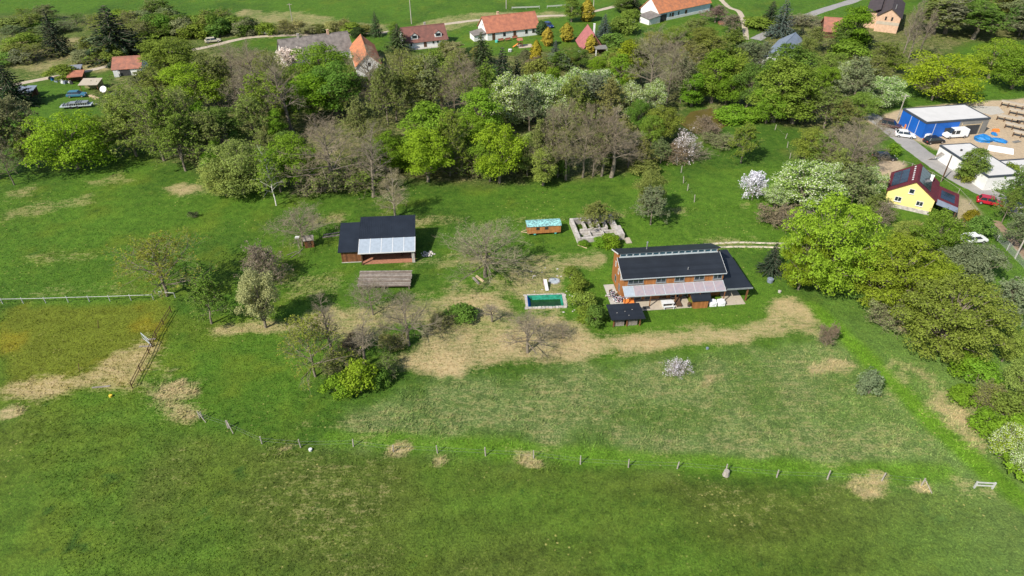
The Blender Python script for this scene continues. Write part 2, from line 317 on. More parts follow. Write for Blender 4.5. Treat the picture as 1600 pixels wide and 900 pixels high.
plain('wire', (.25, .25, .25), .6, .2, 3); plain('mesh_net', (.30, .33, .30), .8, .2, 3); plain('fabric_white', (.80, .79, .80), .8, .1, 3, .3); plain('red_paint', (.45, .04, .03), .4, .2, 3); plain('yellow_paint', (.7, .5, .05), .4, .2, 3)
plain('earth', (.27, .19, .12), .95, .3, 1.5, .5); plain('rubble', (.42, .39, .36), .95, .5, 3, .6); plain('pink', (.55, .30, .40), .8, .3, 5); plain('orange_paint', (.75, .24, .05), .6, .15, 3)
def carpaint(name, c): plain(name, c, .22, .06, 1, spec=.6)
for n_, c_ in dict(car_white=(.75, .75, .74), car_black=(.015, .017, .02), car_red=(.42, .012, .030), car_blue=(.02, .04, .14), car_teal=(.045, .16, .24), car_brown=(.07, .035, .035), car_silver=(.45, .45, .44), car_cream=(.55, .50, .38)).items(): carpaint(n_, c_)

# ------------------------------------------------------------------ mesh helpers
class MB:
    def __init__(s): s.v = []; s.f = []; s.m = []
    def add(s, vs, fs, mi=0):
        b = len(s.v); s.v += [tuple(v) for v in vs]; s.f += [tuple(b + i for i in f) for f in fs]; s.m += [mi] * len(fs); return s
    def box(s, x0, x1, y0, y1, z0, z1, mi=0):
        return s.add([(x0, y0, z0), (x1, y0, z0), (x1, y1, z0), (x0, y1, z0), (x0, y0, z1), (x1, y0, z1), (x1, y1, z1), (x0, y1, z1)],
                     [(0, 3, 2, 1), (4, 5, 6, 7), (0, 1, 5, 4), (1, 2, 6, 5), (2, 3, 7, 6), (3, 0, 4, 7)], mi)
    def slab(s, q, t, mi=0):
        """a quad given by its top corners (anticlockwise from above) with thickness t below"""
        a = [Vector(p) for p in q]; n = (a[1] - a[0]).cross(a[3] - a[0]).normalized() * t
        return s.add([p - n for p in a] + a, [(0, 3, 2, 1), (4, 5, 6, 7), (0, 1, 5, 4), (1, 2, 6, 5), (2, 3, 7, 6), (3, 0, 4, 7)], mi)
    def extr(s, prof, a0, a1, axis='x', mi=0):
        """closed profile extruded: along x the profile is (y,z); along y it is (x,z); along z (x,y)"""
        n = len(prof)
        def p(u, w, a): return {'x': (a, u, w), 'y': (u, a, w), 'z': (u, w, a)}[axis]
        vs = [p(u, w, a0) for u, w in prof] + [p(u, w, a1) for u, w in prof]
        fs = [tuple(range(n - 1, -1, -1)), tuple(range(n, 2 * n))] + [(i, (i + 1) % n, n + (i + 1) % n, n + i) for i in range(n)]
        return s.add(vs, fs, mi)
    def tube(s, a, b, r0, r1=None, n=6, mi=0):
        a = Vector(a); b = Vector(b); r1 = r0 if r1 is None else r1
        d = (b - a).normalized(); u = d.orthogonal().normalized(); w = d.cross(u)
        vs = [a + (u * math.cos(t) + w * math.sin(t)) * r0 for t in [2 * math.pi * k / n for k in range(n)]] + [b + (u * math.cos(t) + w * math.sin(t)) * r1 for t in [2 * math.pi * k / n for k in range(n)]]
        return s.add(vs, [(k, (k + 1) % n, n + (k + 1) % n, n + k) for k in range(n)] + [tuple(range(n - 1, -1, -1)), tuple(range(n, 2 * n))], mi)
    def blob(s, c, rx, ry, rz, seed=0, jit=.2, mi=0, seg=7, rings=5):
        rn = random.Random(seed); vs = [(c[0], c[1], c[2] + rz)]
        for i in range(1, rings):
            t = math.pi * i / rings
            for k in range(seg):
                p = 2 * math.pi * k / seg; j = 1 + rn.uniform(-jit, jit)
                vs.append((c[0] + rx * j * math.sin(t) * math.cos(p), c[1] + ry * j * math.sin(t) * math.sin(p), c[2] + rz * j * math.cos(t)))
        vs.append((c[0], c[1], c[2] - rz)); fs = [(0, 1 + k, 1 + (k + 1) % seg) for k in range(seg)]
        for i in range(rings - 2):
            for k in range(seg):
                a = 1 + i * seg + k; b = 1 + i * seg + (k + 1) % seg; fs.append((a, a + seg, b + seg, b))
        l = len(vs) - 1; fs += [(l, l - seg + (k + 1) % seg, l - seg + k) for k in range(seg)]
        return s.add(vs, fs, mi)
    def build(s, name, mats, parent=None, smooth=False):
        me = bpy.data.meshes.new(name); me.from_pydata(s.v, [], s.f)
        for m in (mats if isinstance(mats, (list, tuple)) else [mats]): me.materials.append(MATS[m])
        if len(s.m): me.polygons.foreach_set('material_index', s.m)
        bm = bmesh.new(); bm.from_mesh(me); bmesh.ops.recalc_face_normals(bm, faces=bm.faces); bm.to_mesh(me); bm.free()
        if smooth: me.polygons.foreach_set('use_smooth', [True] * len(me.polygons))
        o = bpy.data.objects.new(name, me); COL.objects.link(o)
        if parent: o.parent = parent
        return o
def B(): return MB()
def tag(o, label=None, cat=None, group=None, kind=None):
    if label: o['label'] = label
    if cat: o['category'] = cat
    if group: o['group'] = group
    if kind: o['kind'] = kind
    return o
def thing(name, label, cat, loc, ang=0.0, group=None):
    e = bpy.data.objects.new(name, None); COL.objects.link(e); e.empty_display_size = .2
    e.location = (loc[0], loc[1], loc[2] if len(loc) > 2 else hz(loc[0], loc[1])); e.rotation_euler = (0, 0, math.radians(ang))
    return tag(e, label, cat, group)
def copy_tree(o, parent=None):
    c = o.copy(); COL.objects.link(c); c.parent = parent
    for ch in o.children: copy_tree(ch, c)
    return c
def mesh_np(name, V, F, mats, mi=None, attrs=None):
    """V (n,3); F list of int arrays of equal width"""
    me = bpy.data.meshes.new(name); V = np.asarray(V, np.float32)
    tot = []; st = []; ls = []; off = 0
    for f in F:
        f = np.asarray(f, np.int32); n, w = f.shape
        st.append(off + np.arange(n) * w); tot.append(np.full(n, w)); ls.append(f.ravel()); off += n * w
    st = np.concatenate(st).astype(np.int32); tot = np.concatenate(tot).astype(np.int32); ls = np.concatenate(ls).astype(np.int32)
    me.vertices.add(len(V)); me.vertices.foreach_set('co', V.ravel())
    me.loops.add(len(ls)); me.loops.foreach_set('vertex_index', ls)
    me.polygons.add(len(st)); me.polygons.foreach_set('loop_start', st); me.polygons.foreach_set('loop_total', tot)
    if mi is not None: me.polygons.foreach_set('material_index', np.asarray(mi, np.int32))
    for m in mats: me.materials.append(MATS[m])
    for k, a in (attrs or {}).items():
        if a.ndim == 1:
            at = me.attributes.new(k, 'FLOAT', 'POINT'); at.data.foreach_set('value', a.astype(np.float32))
        else:
            at = me.attributes.new(k, 'FLOAT_COLOR', 'POINT'); at.data.foreach_set('color', np.concatenate([a, np.ones((len(a), 1))], 1).astype(np.float32).ravel())
    me.update(); me.validate()
    return me
def link(name, me, parent=None):
    o = bpy.data.objects.new(name, me); COL.objects.link(o); o.parent = parent; return o

# ------------------------------------------------------------------ ground sheet
def axis(segs):
    out = []
    for a, b, s in segs: out += list(np.arange(a, b - s * .3, s))
    return np.array(out + [segs[-1][1]])
gx = axis([(-2400, -600, 150), (-600, -240, 20), (-240, 1.0, .75), (1.0, 9.0, .2), (9.0, 240, .75), (240, 600, 20), (600, 2400, 150)])
gy = axis([(-600, -60, 30), (-60, 20, 4), (20, 79.5, .55), (79.5, 85.0, .2), (85.0, 200, .75), (200, 330, 1.5), (330, 900, 15), (900, 3200, 100)])
XX, YY = np.meshgrid(gx, gy); xf, yf = XX.ravel(), YY.ravel()
zf = hfun(xf, yf)
pu, pv = pool_local(xf, yf)
inp = (pu > -.12) & (pu < POOL_L + .12) & (pv > -.12) & (pv < POOL_D + .12)
zf = np.where(inp, -1.5, zf)
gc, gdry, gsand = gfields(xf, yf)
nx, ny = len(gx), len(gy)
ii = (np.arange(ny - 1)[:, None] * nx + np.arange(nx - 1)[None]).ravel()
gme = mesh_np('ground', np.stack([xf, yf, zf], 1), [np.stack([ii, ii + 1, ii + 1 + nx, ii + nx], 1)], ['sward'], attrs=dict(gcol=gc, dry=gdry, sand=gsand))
gme.polygons.foreach_set('use_smooth', np.ones(len(gme.polygons), bool))
tag(link('ground', gme), kind='structure')

# standing grass, thicker and longer where the meadow is rough
rng = np.random.default_rng(4)
def grass(name, n, x0, y0, x1, y1, hmin, hmax, keep, label, lean=.35, width=.05):
    # even over the view wedge: uniform in ground area
    y = rng.uniform(y0, y1, n * 3); w = 14 + y * .80; x = rng.uniform(-1, 1, n * 3) * (14 + y1 * .80)
    ok = np.abs(x) < w; x, y = x[ok], y[ok]
    k = keep(x, y); ok = rng.random(len(x)) < k; x, y = x[ok][:n], y[ok][:n]; m = len(x)
    a, pu_ = rng.uniform(0, 2 * np.pi, m), None
    c, d, s = gfields(x, y); z = hfun(x, y)
    pu, pv = pool_local(x, y); good = (s < .3) & ~((pu > -.9) & (pu < POOL_L + .9) & (pv > -.9) & (pv < POOL_D + .9))
    x, y, z, c, d, s, a = x[good], y[good], z[good], c[good], d[good], s[good], a[good]; m = len(x)
    h = rng.uniform(hmin, hmax, m) * (1 + .5 * d); wd = width * rng.uniform(.7, 1.4, m); V = []; 
    for k in range(3):
        ak = a + k * 2.1 + rng.uniform(-.5, .5, m); ox = rng.uniform(-.09, .09, m); oy = rng.uniform(-.09, .09, m)
        dx, dy = np.cos(ak) * wd, np.sin(ak) * wd; la = rng.normal(.6, 1.0, m); lx, ly = np.cos(la) * h * lean * rng.uniform(.3, 1.6, m), np.sin(la) * h * lean * rng.uniform(.3, 1.6, m)
        V += [np.stack([x + ox - dx, y + oy - dy, z - .03], 1), np.stack([x + ox + dx, y + oy + dy, z - .03], 1), np.stack([x + ox + lx, y + oy + ly, z + h * rng.uniform(.7, 1, m)], 1)]
    V = np.stack(V, 1).reshape(-1, 3); F = np.arange(len(V)).reshape(-1, 3)
    rep = lambda q: np.repeat(q, 9, 0)
    me = mesh_np(name, V, [F], ['blades'], attrs=dict(gcol=rep(c) * 1.25, dry=rep(d), sand=rep(s)))
    return tag(link(name, me), label, 'grass', kind='stuff')
def k_fore(x, y): return np.clip(sstep(140, 35, y) + .05, 0, 1) * (.5 + .5 * fbm(x / 3, y / 3, 7, 3))
grass('meadow_grass', 120000, -120, 28, 120, 140, .07, .17, k_fore, 'short green meadow grass over the open fields')
def k_rough(x, y):
    s = np.maximum(sstep(-1, 2, poly_sd(x, y, ROUGH)), 0) * sstep(.42, .62, fbm(x / 2.2, y / 2.2, 77, 3))
    for P_, k in (DRY[1], DRY[2], DRY[3], DRY[9], DRY[10], DRY[11], DRY[20]): s = np.maximum(s, sstep(-1, 1.5, poly_sd(x, y, P_)) * .9)
    for (sx, sy, r_) in SPOTS:
        X, Y = G(sx, sy); s = np.maximum(s, sstep(r_ * 1.2, r_ * .6, np.hypot((x - X) / 1.5, y - Y)))
    return s
grass('tussock_grass', 24000, -120, 36, 120, 112, .25, .5, k_rough, 'long pale tussock grass bent over in the rough meadow', .9, .045)

# ------------------------------------------------------------------ roads and hard ground
def ribbon(name, pts, width, m, z=.05, label=None, steps=None):
    P = [Vector((*G(*p), 0)) for p in pts]; Q = []
    for k in range(len(P) - 1):
        p0 = P[max(k - 1, 0)]; p1 = P[k]; p2 = P[k + 1]; p3 = P[min(k + 2, len(P) - 1)]
        for t in np.linspace(0, 1, 10, endpoint=False):
            Q.append(.5 * ((2 * p1) + (p2 - p0) * t + (2 * p0 - 5 * p1 + 4 * p2 - p3) * t * t + (3 * p1 - p0 - 3 * p2 + p3) * t ** 3))
    Q.append(P[-1]); b = B(); vs = []; rn = random.Random(len(pts) * 7 + int(pts[0][0]))
    nacross = 5
    for k, q in enumerate(Q):
        d = (Q[min(k + 1, len(Q) - 1)] - Q[max(k - 1, 0)]).normalized(); nrm = Vector((-d.y, d.x, 0)); ws = width * (1 + rn.uniform(-.05, .05))
        for j in range(nacross):
            t = j / (nacross - 1) - .5; e = q + nrm * t * ws; vs.append((e.x, e.y, hz(e.x, e.y) + z - (.12 if j in (0, nacross - 1) else 0)))
    fs = [(k * nacross + j, k * nacross + j + 1, (k + 1) * nacross + j + 1, (k + 1) * nacross + j) for k in range(len(Q) - 1) for j in range(nacross - 1)]
    o = b.add(vs, fs).build(name, m, smooth=True); 
    if o.data.polygons[0].normal.z < 0: o.data.flip_normals()
    return tag(o, label, None, kind='structure')
ribbon('village_road', [(-80, 160), (22, 133), (75, 122), (150, 108), (232, 88), (310, 76), (392, 58), (470, 54), (580, 52), (660, 42), (745, 31), (840, 25), (900, 22), (960, 10), (1010, -8), (1090, -30)], 3.0, 'gravel', .06)
ribbon('concrete_track', [(1100, 382), (1150, 379), (1200, 380), (1246, 380)], .75, 'track', .06); ribbon('concrete_track', [(1104, 387), (1150, 385.5), (1200, 386), (1246, 387)], .75, 'track', .06)
ribbon('asphalt_road', [(1340, 172), (1372, 188), (1400, 209), (1440, 240), (1490, 274), (1548, 304), (1600, 330), (1660, 365)], 5.6, 'asphalt', .07)
ribbon('upper_road', [(1180, 62), (1215, 45), (1268, 22), (1300, 11), (1345, -4), (1400, -30)], 4.6, 'asphalt', .07)
ribbon('hill_path', [(1120, -8), (1138, 10), (1155, 18), (1163, 40), (1166, 62)], 2.4, 'gravel', .06)
ribbon('dirt_lane', [(1555, 345), (1580, 372), (1610, 410)], 2.2, 'earth', .05)
def pad(name, pts, m, z=.06, t=.3, zs=0):
    P = GP(pts); cz = np.mean([hz(*p) for p in P]); b = B(); n = len(P)
    b.add([(x, y, cz + z - t) for x, y in P] + [(x, y, cz + z) for x, y in P], [tuple(range(n - 1, -1, -1)), tuple(range(n, 2 * n))] + [(i, (i + 1) % n, n + (i + 1) % n, n + i) for i in range(n)])
    return tag(b.build(name, m), kind='structure')
pad('gravel_forecourt', [(1512, 165), (1560, 166), (1570, 176), (1545, 180), (1530, 176)], 'slab', .05)
pw = B(); pw.add([(x, y, -.42) for x, y in [(POND[k][0] + (POND[k][0] - 70) * .12 * 0, POND[k][1]) for k in range(len(POND))]], [tuple(range(len(POND)))])
pwo = pw.build('pond_water', 'water_pond'); tag(pwo, kind='structure')
if pwo.data.polygons[0].normal.z < 0: pwo.data.flip_normals()

# ------------------------------------------------------------------ tree makers
def strips(P0, P1, R0, R1, n=3):
    """tapered n-sided tubes between point arrays"""
    d = P1 - P0; L = np.linalg.norm(d, axis=1, keepdims=True); d = d / np.maximum(L, 1e-6)
    up = np.where(np.abs(d[:, 2:3]) > .9, np.array([[1., 0, 0]]), np.array([[0, 0, 1.]])); u = np.cross(d, up); u /= np.linalg.norm(u, axis=1, keepdims=True); w = np.cross(d, u)
    V = []
    for P, R in ((P0, R0), (P1, R1)):
        for k in range(n):
            t = 2 * np.pi * k / n; V.append(P + (u * math.cos(t) + w * math.sin(t)) * R[:, None])
    V = np.stack(V, 1); m = len(P0); base = (np.arange(m) * 2 * n)[:, None, None]
    F = np.array([[k, (k + 1) % n, n + (k + 1) % n, n + k] for k in range(n)])[None] + base
    return V.reshape(-1, 3), F.reshape(-1, 4)
def cards(C, N, size, rg, asp=.62):
    """leaf blades: small folded diamonds"""
    m = len(C); N = N / np.maximum(np.linalg.norm(N, axis=1, keepdims=True), 1e-6)
    r = rg.normal(size=(m, 3)); u = np.cross(N, r); u /= np.maximum(np.linalg.norm(u, axis=1, keepdims=True), 1e-6); w = np.cross(N, u)
    s = size[:, None]; V = np.stack([C - u * s, C + w * s * asp - N * s * .15, C + u * s, C - w * s * asp - N * s * .15], 1)
    F = np.arange(m * 4).reshape(-1, 4)
    return V.reshape(-1, 3), F
def unit(rg, n):
    v = rg.normal(size=(n, 3)); return v / np.linalg.norm(v, axis=1, keepdims=True)
def branch(rg, P0, D, Ln, R0, kids, spread, lenf, radf, gravity, tmin=.3):
    """children of segments: returns starts, dirs, lengths, radii"""
    m = len(P0); P0 = np.repeat(P0, kids, 0); D = np.repeat(D, kids, 0); Ln = np.repeat(Ln, kids); R0 = np.repeat(R0, kids)
    t = rg.uniform(tmin, 1.0, len(P0)); S = P0 + D * (Ln * t)[:, None]
    nd = D + unit(rg, len(P0)) * spread; nd[:, 2] += gravity; nd /= np.linalg.norm(nd, axis=1, keepdims=True)
    return S, nd, Ln * lenf * rg.uniform(.6, 1.25, len(P0)) * (1.15 - .4 * t), R0 * radf * (1.1 - .5 * t)
PROTO = {}
def finish(kind, tr, cr, h, w, bark, cmats, props):
    """tr=(V,F) trunk and limbs, cr=list of (V,F,slot)"""
    tm = mesh_np('trunk', tr[0], [tr[1]], [bark]); tm.polygons.foreach_set('use_smooth', np.ones(len(tm.polygons), bool))
    V = np.concatenate([c[0] for c in cr]); off = np.cumsum([0] + [len(c[0]) for c in cr[:-1]])
    F = np.concatenate([c[1] + o for c, o in zip(cr, off)]); mi = np.concatenate([np.full(len(c[1]), c[2]) for c in cr])
    rg = np.random.default_rng(len(V)); rn = np.concatenate([np.repeat(rg.random(len(c[0]) // c[3]), c[3]) for c in cr])
    # larger clumps of light and dark foliage
    q = np.concatenate([c[0] for c in cr]); cl = vnoise(q[:, 0] / 1.3 + q[:, 2], q[:, 1] / 1.3 - q[:, 2] * .6, 3)
    cm = mesh_np('crown', V, [F], cmats, mi, dict(rnd=np.clip(rn * .75 + cl * .25, 0, 1)))
    PROTO.setdefault(kind, []).append(dict(t=tm, c=cm, h=h, w=w, **props))
def make_bare(kind, seed, h, w, leaf=0, lsize=.10, dense=1.0, fork=.32, bark='bark', thick=1.0, trunks=1, up=.35, lslot=None, drop=0.0):
    rg = np.random.default_rng(seed); TV = []; TF = []; off = 0; segs = []
    def put(P0, P1, R0, R1, n):
        nonlocal off
        v, f = strips(P0, P1, R0, R1, n); TV.append(v); TF.append(f + off); off += len(v)
    S0 = []; D0 = []; L0 = []; R0 = []
    for tk in range(trunks):
        base = np.array([0, 0, -.25]) if trunks == 1 else np.array([*rg.normal(0, .25, 2), -.25]); lean = rg.normal(0, .05 if trunks == 1 else .22, 2)
        pts = [base]; nseg = 6; r = .0155 * h * thick
        for k in range(nseg): pts.append(pts[-1] + np.array([lean[0] + rg.normal(0, .05), lean[1] + rg.normal(0, .05), 1.0]) * (h * .78 / nseg))
        pts = np.array(pts); rad = r * np.linspace(1.15, .25, nseg + 1)
        put(pts[:-1], pts[1:], rad[:-1], rad[1:], 7)
        nl = int(17 / (1 if trunks == 1 else trunks * .6)) + 2
        for k in range(nl):
            t = fork + (1 - fork) * (k + rg.random()) / nl; q = t * nseg; i = min(int(q), nseg - 1); p = pts[i] + (pts[i + 1] - pts[i]) * (q - i)
            an = k * 2.4 + rg.uniform(-.5, .5); e = up + 1.3 * (t - fork) + rg.normal(0, .12)
            S0.append(p); D0.append([math.cos(an), math.sin(an), e]); L0.append(w * .40 * (1.15 - .55 * (t - fork) / (1 - fork)) * rg.uniform(.75, 1.15)); R0.append(rad[i] * .55)
        S0.append(pts[-1]); D0.append([rg.normal(0, .3), rg.normal(0, .3), 1]); L0.append(h * .2); R0.append(rad[-1])
    S = np.array(S0); D = np.array(D0, float); D /= np.linalg.norm(D, axis=1, keepdims=True); Ln = np.array(L0); R = np.array(R0)
    put(S, S + D * Ln[:, None], R, R * .45, 5)
    S1, D1, L1, R1 = branch(rg, S, D, Ln, R, 7, 1.0, .60, .45, .18 - drop * .5, .15); put(S1, S1 + D1 * L1[:, None], R1, R1 * .4, 4)
    S2, D2, L2, R2 = branch(rg, S1, D1, L1, np.maximum(R1, .03), max(3, int(6 * dense)), 1.0, .55, .42, .12 - drop, .15); R2 = np.clip(R2, .010, .03)
    v2, f2 = strips(S2, S2 + D2 * L2[:, None], R2, R2 * .4, 3)
    S3, D3, L3, R3 = branch(rg, S2, D2, L2, R2, max(3, int(4.5 * dense)), .95, .62, .6, .08 - drop, .2); R3 = np.clip(R3, .007, .014)
    v3, f3 = strips(S3, S3 + D3 * L3[:, None], R3, R3 * .35, 3)
    S4, D4, L4, R4 = branch(rg, S3, D3, L3, R3, 2, .8, .75, .8, .10 - drop, .3); R4 = np.clip(R4, .006, .010)
    v4, f4 = strips(S4, S4 + D4 * L4[:, None], R4, R4 * .3, 3)
    cr = [(v2, f2, 0, 6), (v3, f3, 0, 6), (v4, f4, 0, 6)]
    if leaf:
        k = rg.choice(len(S4), leaf, replace=leaf > len(S4)); C = S4[k] + D4[k] * (L4[k] * rg.uniform(.1, 1.1, leaf))[:, None] + rg.normal(0, .06, (leaf, 3))
        n = unit(rg, leaf); n[:, 2] = np.abs(n[:, 2]) + .3
        v, f = cards(C, n, lsize * rg.uniform(.6, 1.4, leaf), rg); cr.append((v, f, 1 if lslot is None else lslot, 4))
    allv = np.concatenate([v3, v4]); ww = (np.percentile(allv[:, 0], 98.7) - np.percentile(allv[:, 0], 1.3) + np.percentile(allv[:, 1], 98.7) - np.percentile(allv[:, 1], 1.3)) / 2; hh = np.percentile(allv[:, 2], 99)
    finish(kind, (np.concatenate(TV), np.concatenate(TF)), cr, hh, ww, bark, ['twig', 'blossom' if kind.startswith('blossom') else 'leaf'], {})
def make_leafy(kind, seed, h, w, n=6500, cb=.22, lsize=.15, nblob=22, bark='bark', shape='round', slot2=0.0, mats=('leaf', 'petal'), blobr=.30, fill=.25):
    rg = np.random.default_rng(seed); C = []; Rb = []
    z0 = h * cb
    for k in range(nblob):
        for _ in range(40):
            t = rg.random() ** .9; ph = rg.uniform(0, 2 * np.pi)
            if shape == 'round': prof = math.sin(math.pi * (.16 + .78 * t)) ** .65
            elif shape == 'tall': prof = math.sin(math.pi * (.12 + .86 * t)) ** .8 * (1.05 - .3 * t)
            elif shape == 'cone': prof = 1.05 - t
            else: prof = math.sqrt(max(0, 1 - t * t)) * 1.0
            r = (rg.uniform(.02, 1.0) ** .5 if k % 3 else rg.uniform(.5, .75)) * prof * w * .5 * .86
            c = np.array([r * math.cos(ph), r * math.sin(ph), z0 + (h - z0) * (t * .86 + .04)])
            if all(np.linalg.norm(c - q) > .26 * min(w, h) * .55 for q in C): break
        C.append(c); Rb.append(blobr * w * .5 * rg.uniform(.7, 1.25) * (.75 if t > .85 else 1))
    C = np.array(C); Rb = np.array(Rb)
    pr = Rb ** 2 / np.sum(Rb ** 2); k = rg.choice(nblob, n, p=pr); d = unit(rg, n); d[:, 2] = np.where(d[:, 2] < -.35, -d[:, 2], d[:, 2])
    lump = .62 + .66 * vnoise(d[:, 0] * 3 + k * 7.3, d[:, 1] * 3 + d[:, 2] * 2.1 + k, 9)
    rr = np.where(rg.random(n) < fill, rg.uniform(.2, .9, n), rg.normal(1.0, .10, n)) * lump
    P = C[k] + d * (Rb[k] * rr)[:, None] * np.array([1, 1, .85]); nrm = d * .8 + unit(rg, n) * .75; nrm[:, 2] += .35
    s = lsize * rg.uniform(.55, 1.45, n); slot = (rg.random(n) < slot2).astype(int)
    cr = []
    for sl_ in (0, 1):
        q = slot == sl_
        if q.any(): v, f = cards(P[q], nrm[q], s[q] * (1 if sl_ == 0 else .62), rg); cr.append((v, f, sl_, 4))
    TV = []; TF = []; off = 0; r0 = .019 * h + .02 * w * .3; lean = rg.normal(0, .04, 2)
    pts = np.array([[lean[0] * z + rg.normal(0, .04), lean[1] * z + rg.normal(0, .04), z] for z in np.linspace(-.25, h * .72, 6)]); rad = r0 * np.linspace(1.1, .35, 6)
    v, f = strips(pts[:-1], pts[1:], rad[:-1], rad[1:], 7); TV.append(v); TF.append(f); off += len(v)
    st = np.array([pts[min(4, 1 + int(4 * max(0, c[2] / h - .25)))] for c in C]); mid = st * .5 + C * .5 + np.array([0, 0, -.05 * h * 0]); rb = np.full(nblob, r0 * .36)
    for a, b_, ra, rb_ in ((st, mid, rb, rb * .7), (mid, C, rb * .7, rb * .25)):
        v, f = strips(a, b_, ra, rb_, 5); TV.append(v); TF.append(f + off); off += len(v)
    tw = unit(rg, nblob * 6); tw[:, 2] = np.abs(tw[:, 2]) * .6; a = np.repeat(C, 6, 0); v, f = strips(a, a + tw * np.repeat(Rb, 6)[:, None] * .85, np.full(len(a), .03), np.full(len(a), .01), 3); TV.append(v); TF.append(f + off)
    allv = np.concatenate([c[0] for c in cr]); ww = np.percentile(allv[:, 0], 99.6) - np.percentile(allv[:, 0], .4); hh = np.percentile(allv[:, 2], 99.5)
    finish(kind, (np.concatenate(TV), np.concatenate(TF)), cr, hh, ww, bark, list(mats), {})
def make_spruce(kind, seed, h, w, n=5200):
    rg = np.random.default_rng(seed); P = []; N_ = []; TV = []; TF = []
    tv, tf = strips(np.array([[0, 0, -.25]]), np.array([[0, 0, h * .97]]), np.array([.018 * h]), np.array([.01]), 7)
    A = []; Bq = []
    lev = int(h * 1.6)
    for i in range(lev):
        t = (i + .5) / lev; z = h * (.06 + .92 * t); L = w * .5 * (1 - t) ** .85 * rg.uniform(.82, 1.15) + .15; nb = max(5, int(11 * (1 - t) + 4))
        for k in range(nb):
            an = 2 * np.pi * (k + rg.random() * .7) / nb; ll = L * rg.uniform(.72, 1.12); A.append([0, 0, z]); Bq.append([math.cos(an) * ll, math.sin(an) * ll, z - ll * .28 + .1])
    A = np.array(A); Bq = np.array(Bq); lv, lf = strips(A, Bq, np.full(len(A), .035), np.full(len(A), .012), 3)
    ln = np.linalg.norm(Bq - A, axis=1); k = rg.choice(len(A), n, p=ln / ln.sum()); t = rg.uniform(.15, 1.05, n); C = A[k] + (Bq[k] - A[k]) * t[:, None]
    side = np.cross(Bq[k] - A[k], [0, 0, 1.]); side /= np.linalg.norm(side, axis=1, keepdims=True); C = C + side * (rg.normal(0, .14, n) * ln[k] * .8 * (1.1 - t))[:, None]; C[:, 2] -= np.abs(rg.normal(0, .16, n))
    nr = np.stack([rg.normal(0, .5, n), rg.normal(0, .5, n), np.full(n, .8)], 1) + (Bq[k] - A[k]) * .12
    v, f = cards(C, nr, .19 * rg.uniform(.6, 1.4, n), rg, .4)
    finish(kind, (np.concatenate([tv, lv]), np.concatenate([tf, lf + len(tv)])), [(v, f, 0, 4)], h, w, 'bark', ['needle'], {})
def make_thuja(kind, seed, h, w, n=3600):
    rg = np.random.default_rng(seed); t = rg.random(n) ** .85; ph = rg.uniform(0, 2 * np.pi, n); prof = np.sin(np.pi * np.clip(.10 + .90 * t, 0, 1)) ** .75 * (1.1 - .28 * t)
    lump = .58 + .75 * vnoise(ph * 2.6, t * 11, 4); r = w * .5 * prof * lump * rg.uniform(.78, 1.05, n)
    C = np.stack([r * np.cos(ph), r * np.sin(ph), h * (.02 + .96 * t)], 1); nr = np.stack([np.cos(ph), np.sin(ph), np.full(n, .45)], 1) + rg.normal(0, .4, (n, 3))
    v, f = cards(C, nr, .15 * rg.uniform(.6, 1.4, n), rg, .5); tv, tf = strips(np.array([[0, 0, -.2]]), np.array([[0, 0, h * .9]]), np.array([.10]), np.array([.02]), 6)
    finish(kind, (tv, tf), [(v, f, 0, 4)], h, w, 'bark', ['needle'], {})
for s in range(3): make_bare('bare', 10 + s, 12, 8.5, dense=.9)
for s in range(2): make_bare('bare_slim', 20 + s, 14, 6, dense=.8, fork=.4, up=.9)
for s in range(3): make_bare('half', 30 + s, 12, 8.5, leaf=9500, lsize=.125, dense=.7)
for s in range(2): make_bare('half_slim', 36 + s, 14, 6.2, leaf=7500, lsize=.125, dense=.7, fork=.35, up=.9)
make_bare('birch', 40, 13, 5.5, leaf=3400, lsize=.10, dense=.7, fork=.3, bark='bark_birch', up=.8, drop=.25, thick=.42)
make_bare('bare_pale', 45, 9, 6.5, dense=1.0, fork=.22, bark='bark_pale', up=.75)
for s in range(2): make_bare('fruit', 50 + s, 7, 8, dense=.85, fork=.38, up=.30, thick=1.25, leaf=500, lsize=.07)
make_bare('blossom', 55, 4.5, 4.2, leaf=5200, lsize=.075, dense=.8, fork=.25, trunks=1, up=.5)
make_bare('blossom_sparse', 58, 3.0, 4.0, leaf=800, lsize=.07, dense=.45, fork=.12, trunks=3, up=.4)
for s in range(2): make_bare('sparse', 110 + s, 11, 10, leaf=4200, lsize=.10, dense=.55, fork=.24, up=.5)
make_bare('blossom_bush', 57, 4.0, 5.0, leaf=3600, lsize=.10, dense=.7, fork=.15, trunks=3, up=.5)
for s in range(3): make_leafy('leafy', 60 + s, 11, 10, n=13000, nblob=34, lsize=.135, blobr=.27)
for s in range(2): make_leafy('big_leafy', 66 + s, 13, 14, n=34000, nblob=120, lsize=.12, blobr=.150, cb=.08, fill=.10)
for s in range(2): make_leafy('willow', 70 + s, 10, 10, n=15000, nblob=40, lsize=.11, cb=.10, blobr=.25, fill=.18)
for s in range(3): make_leafy('tall', 75 + s, 13, 7, n=10500, nblob=34, shape='tall', cb=.12, blobr=.31, lsize=.13)
for s in range(2): make_leafy('cherry', 80 + s, 9, 8, n=11000, nblob=32, cb=.12, slot2=.5, lsize=.13, blobr=.27)
for s in range(3): make_leafy('shrub', 85 + s, 3, 4, n=3400, nblob=14, cb=.04, lsize=.12, shape='dome', blobr=.42)
for s in range(2): make_bare('twig_shrub', 90 + s, 3.2, 4.2, dense=.5, fork=.08, trunks=3, up=.6, leaf=2200, lsize=.075)
for s in range(2): make_spruce('spruce', 95 + s, 12, 6)
make_thuja('thuja', 99, 6, 2.0)

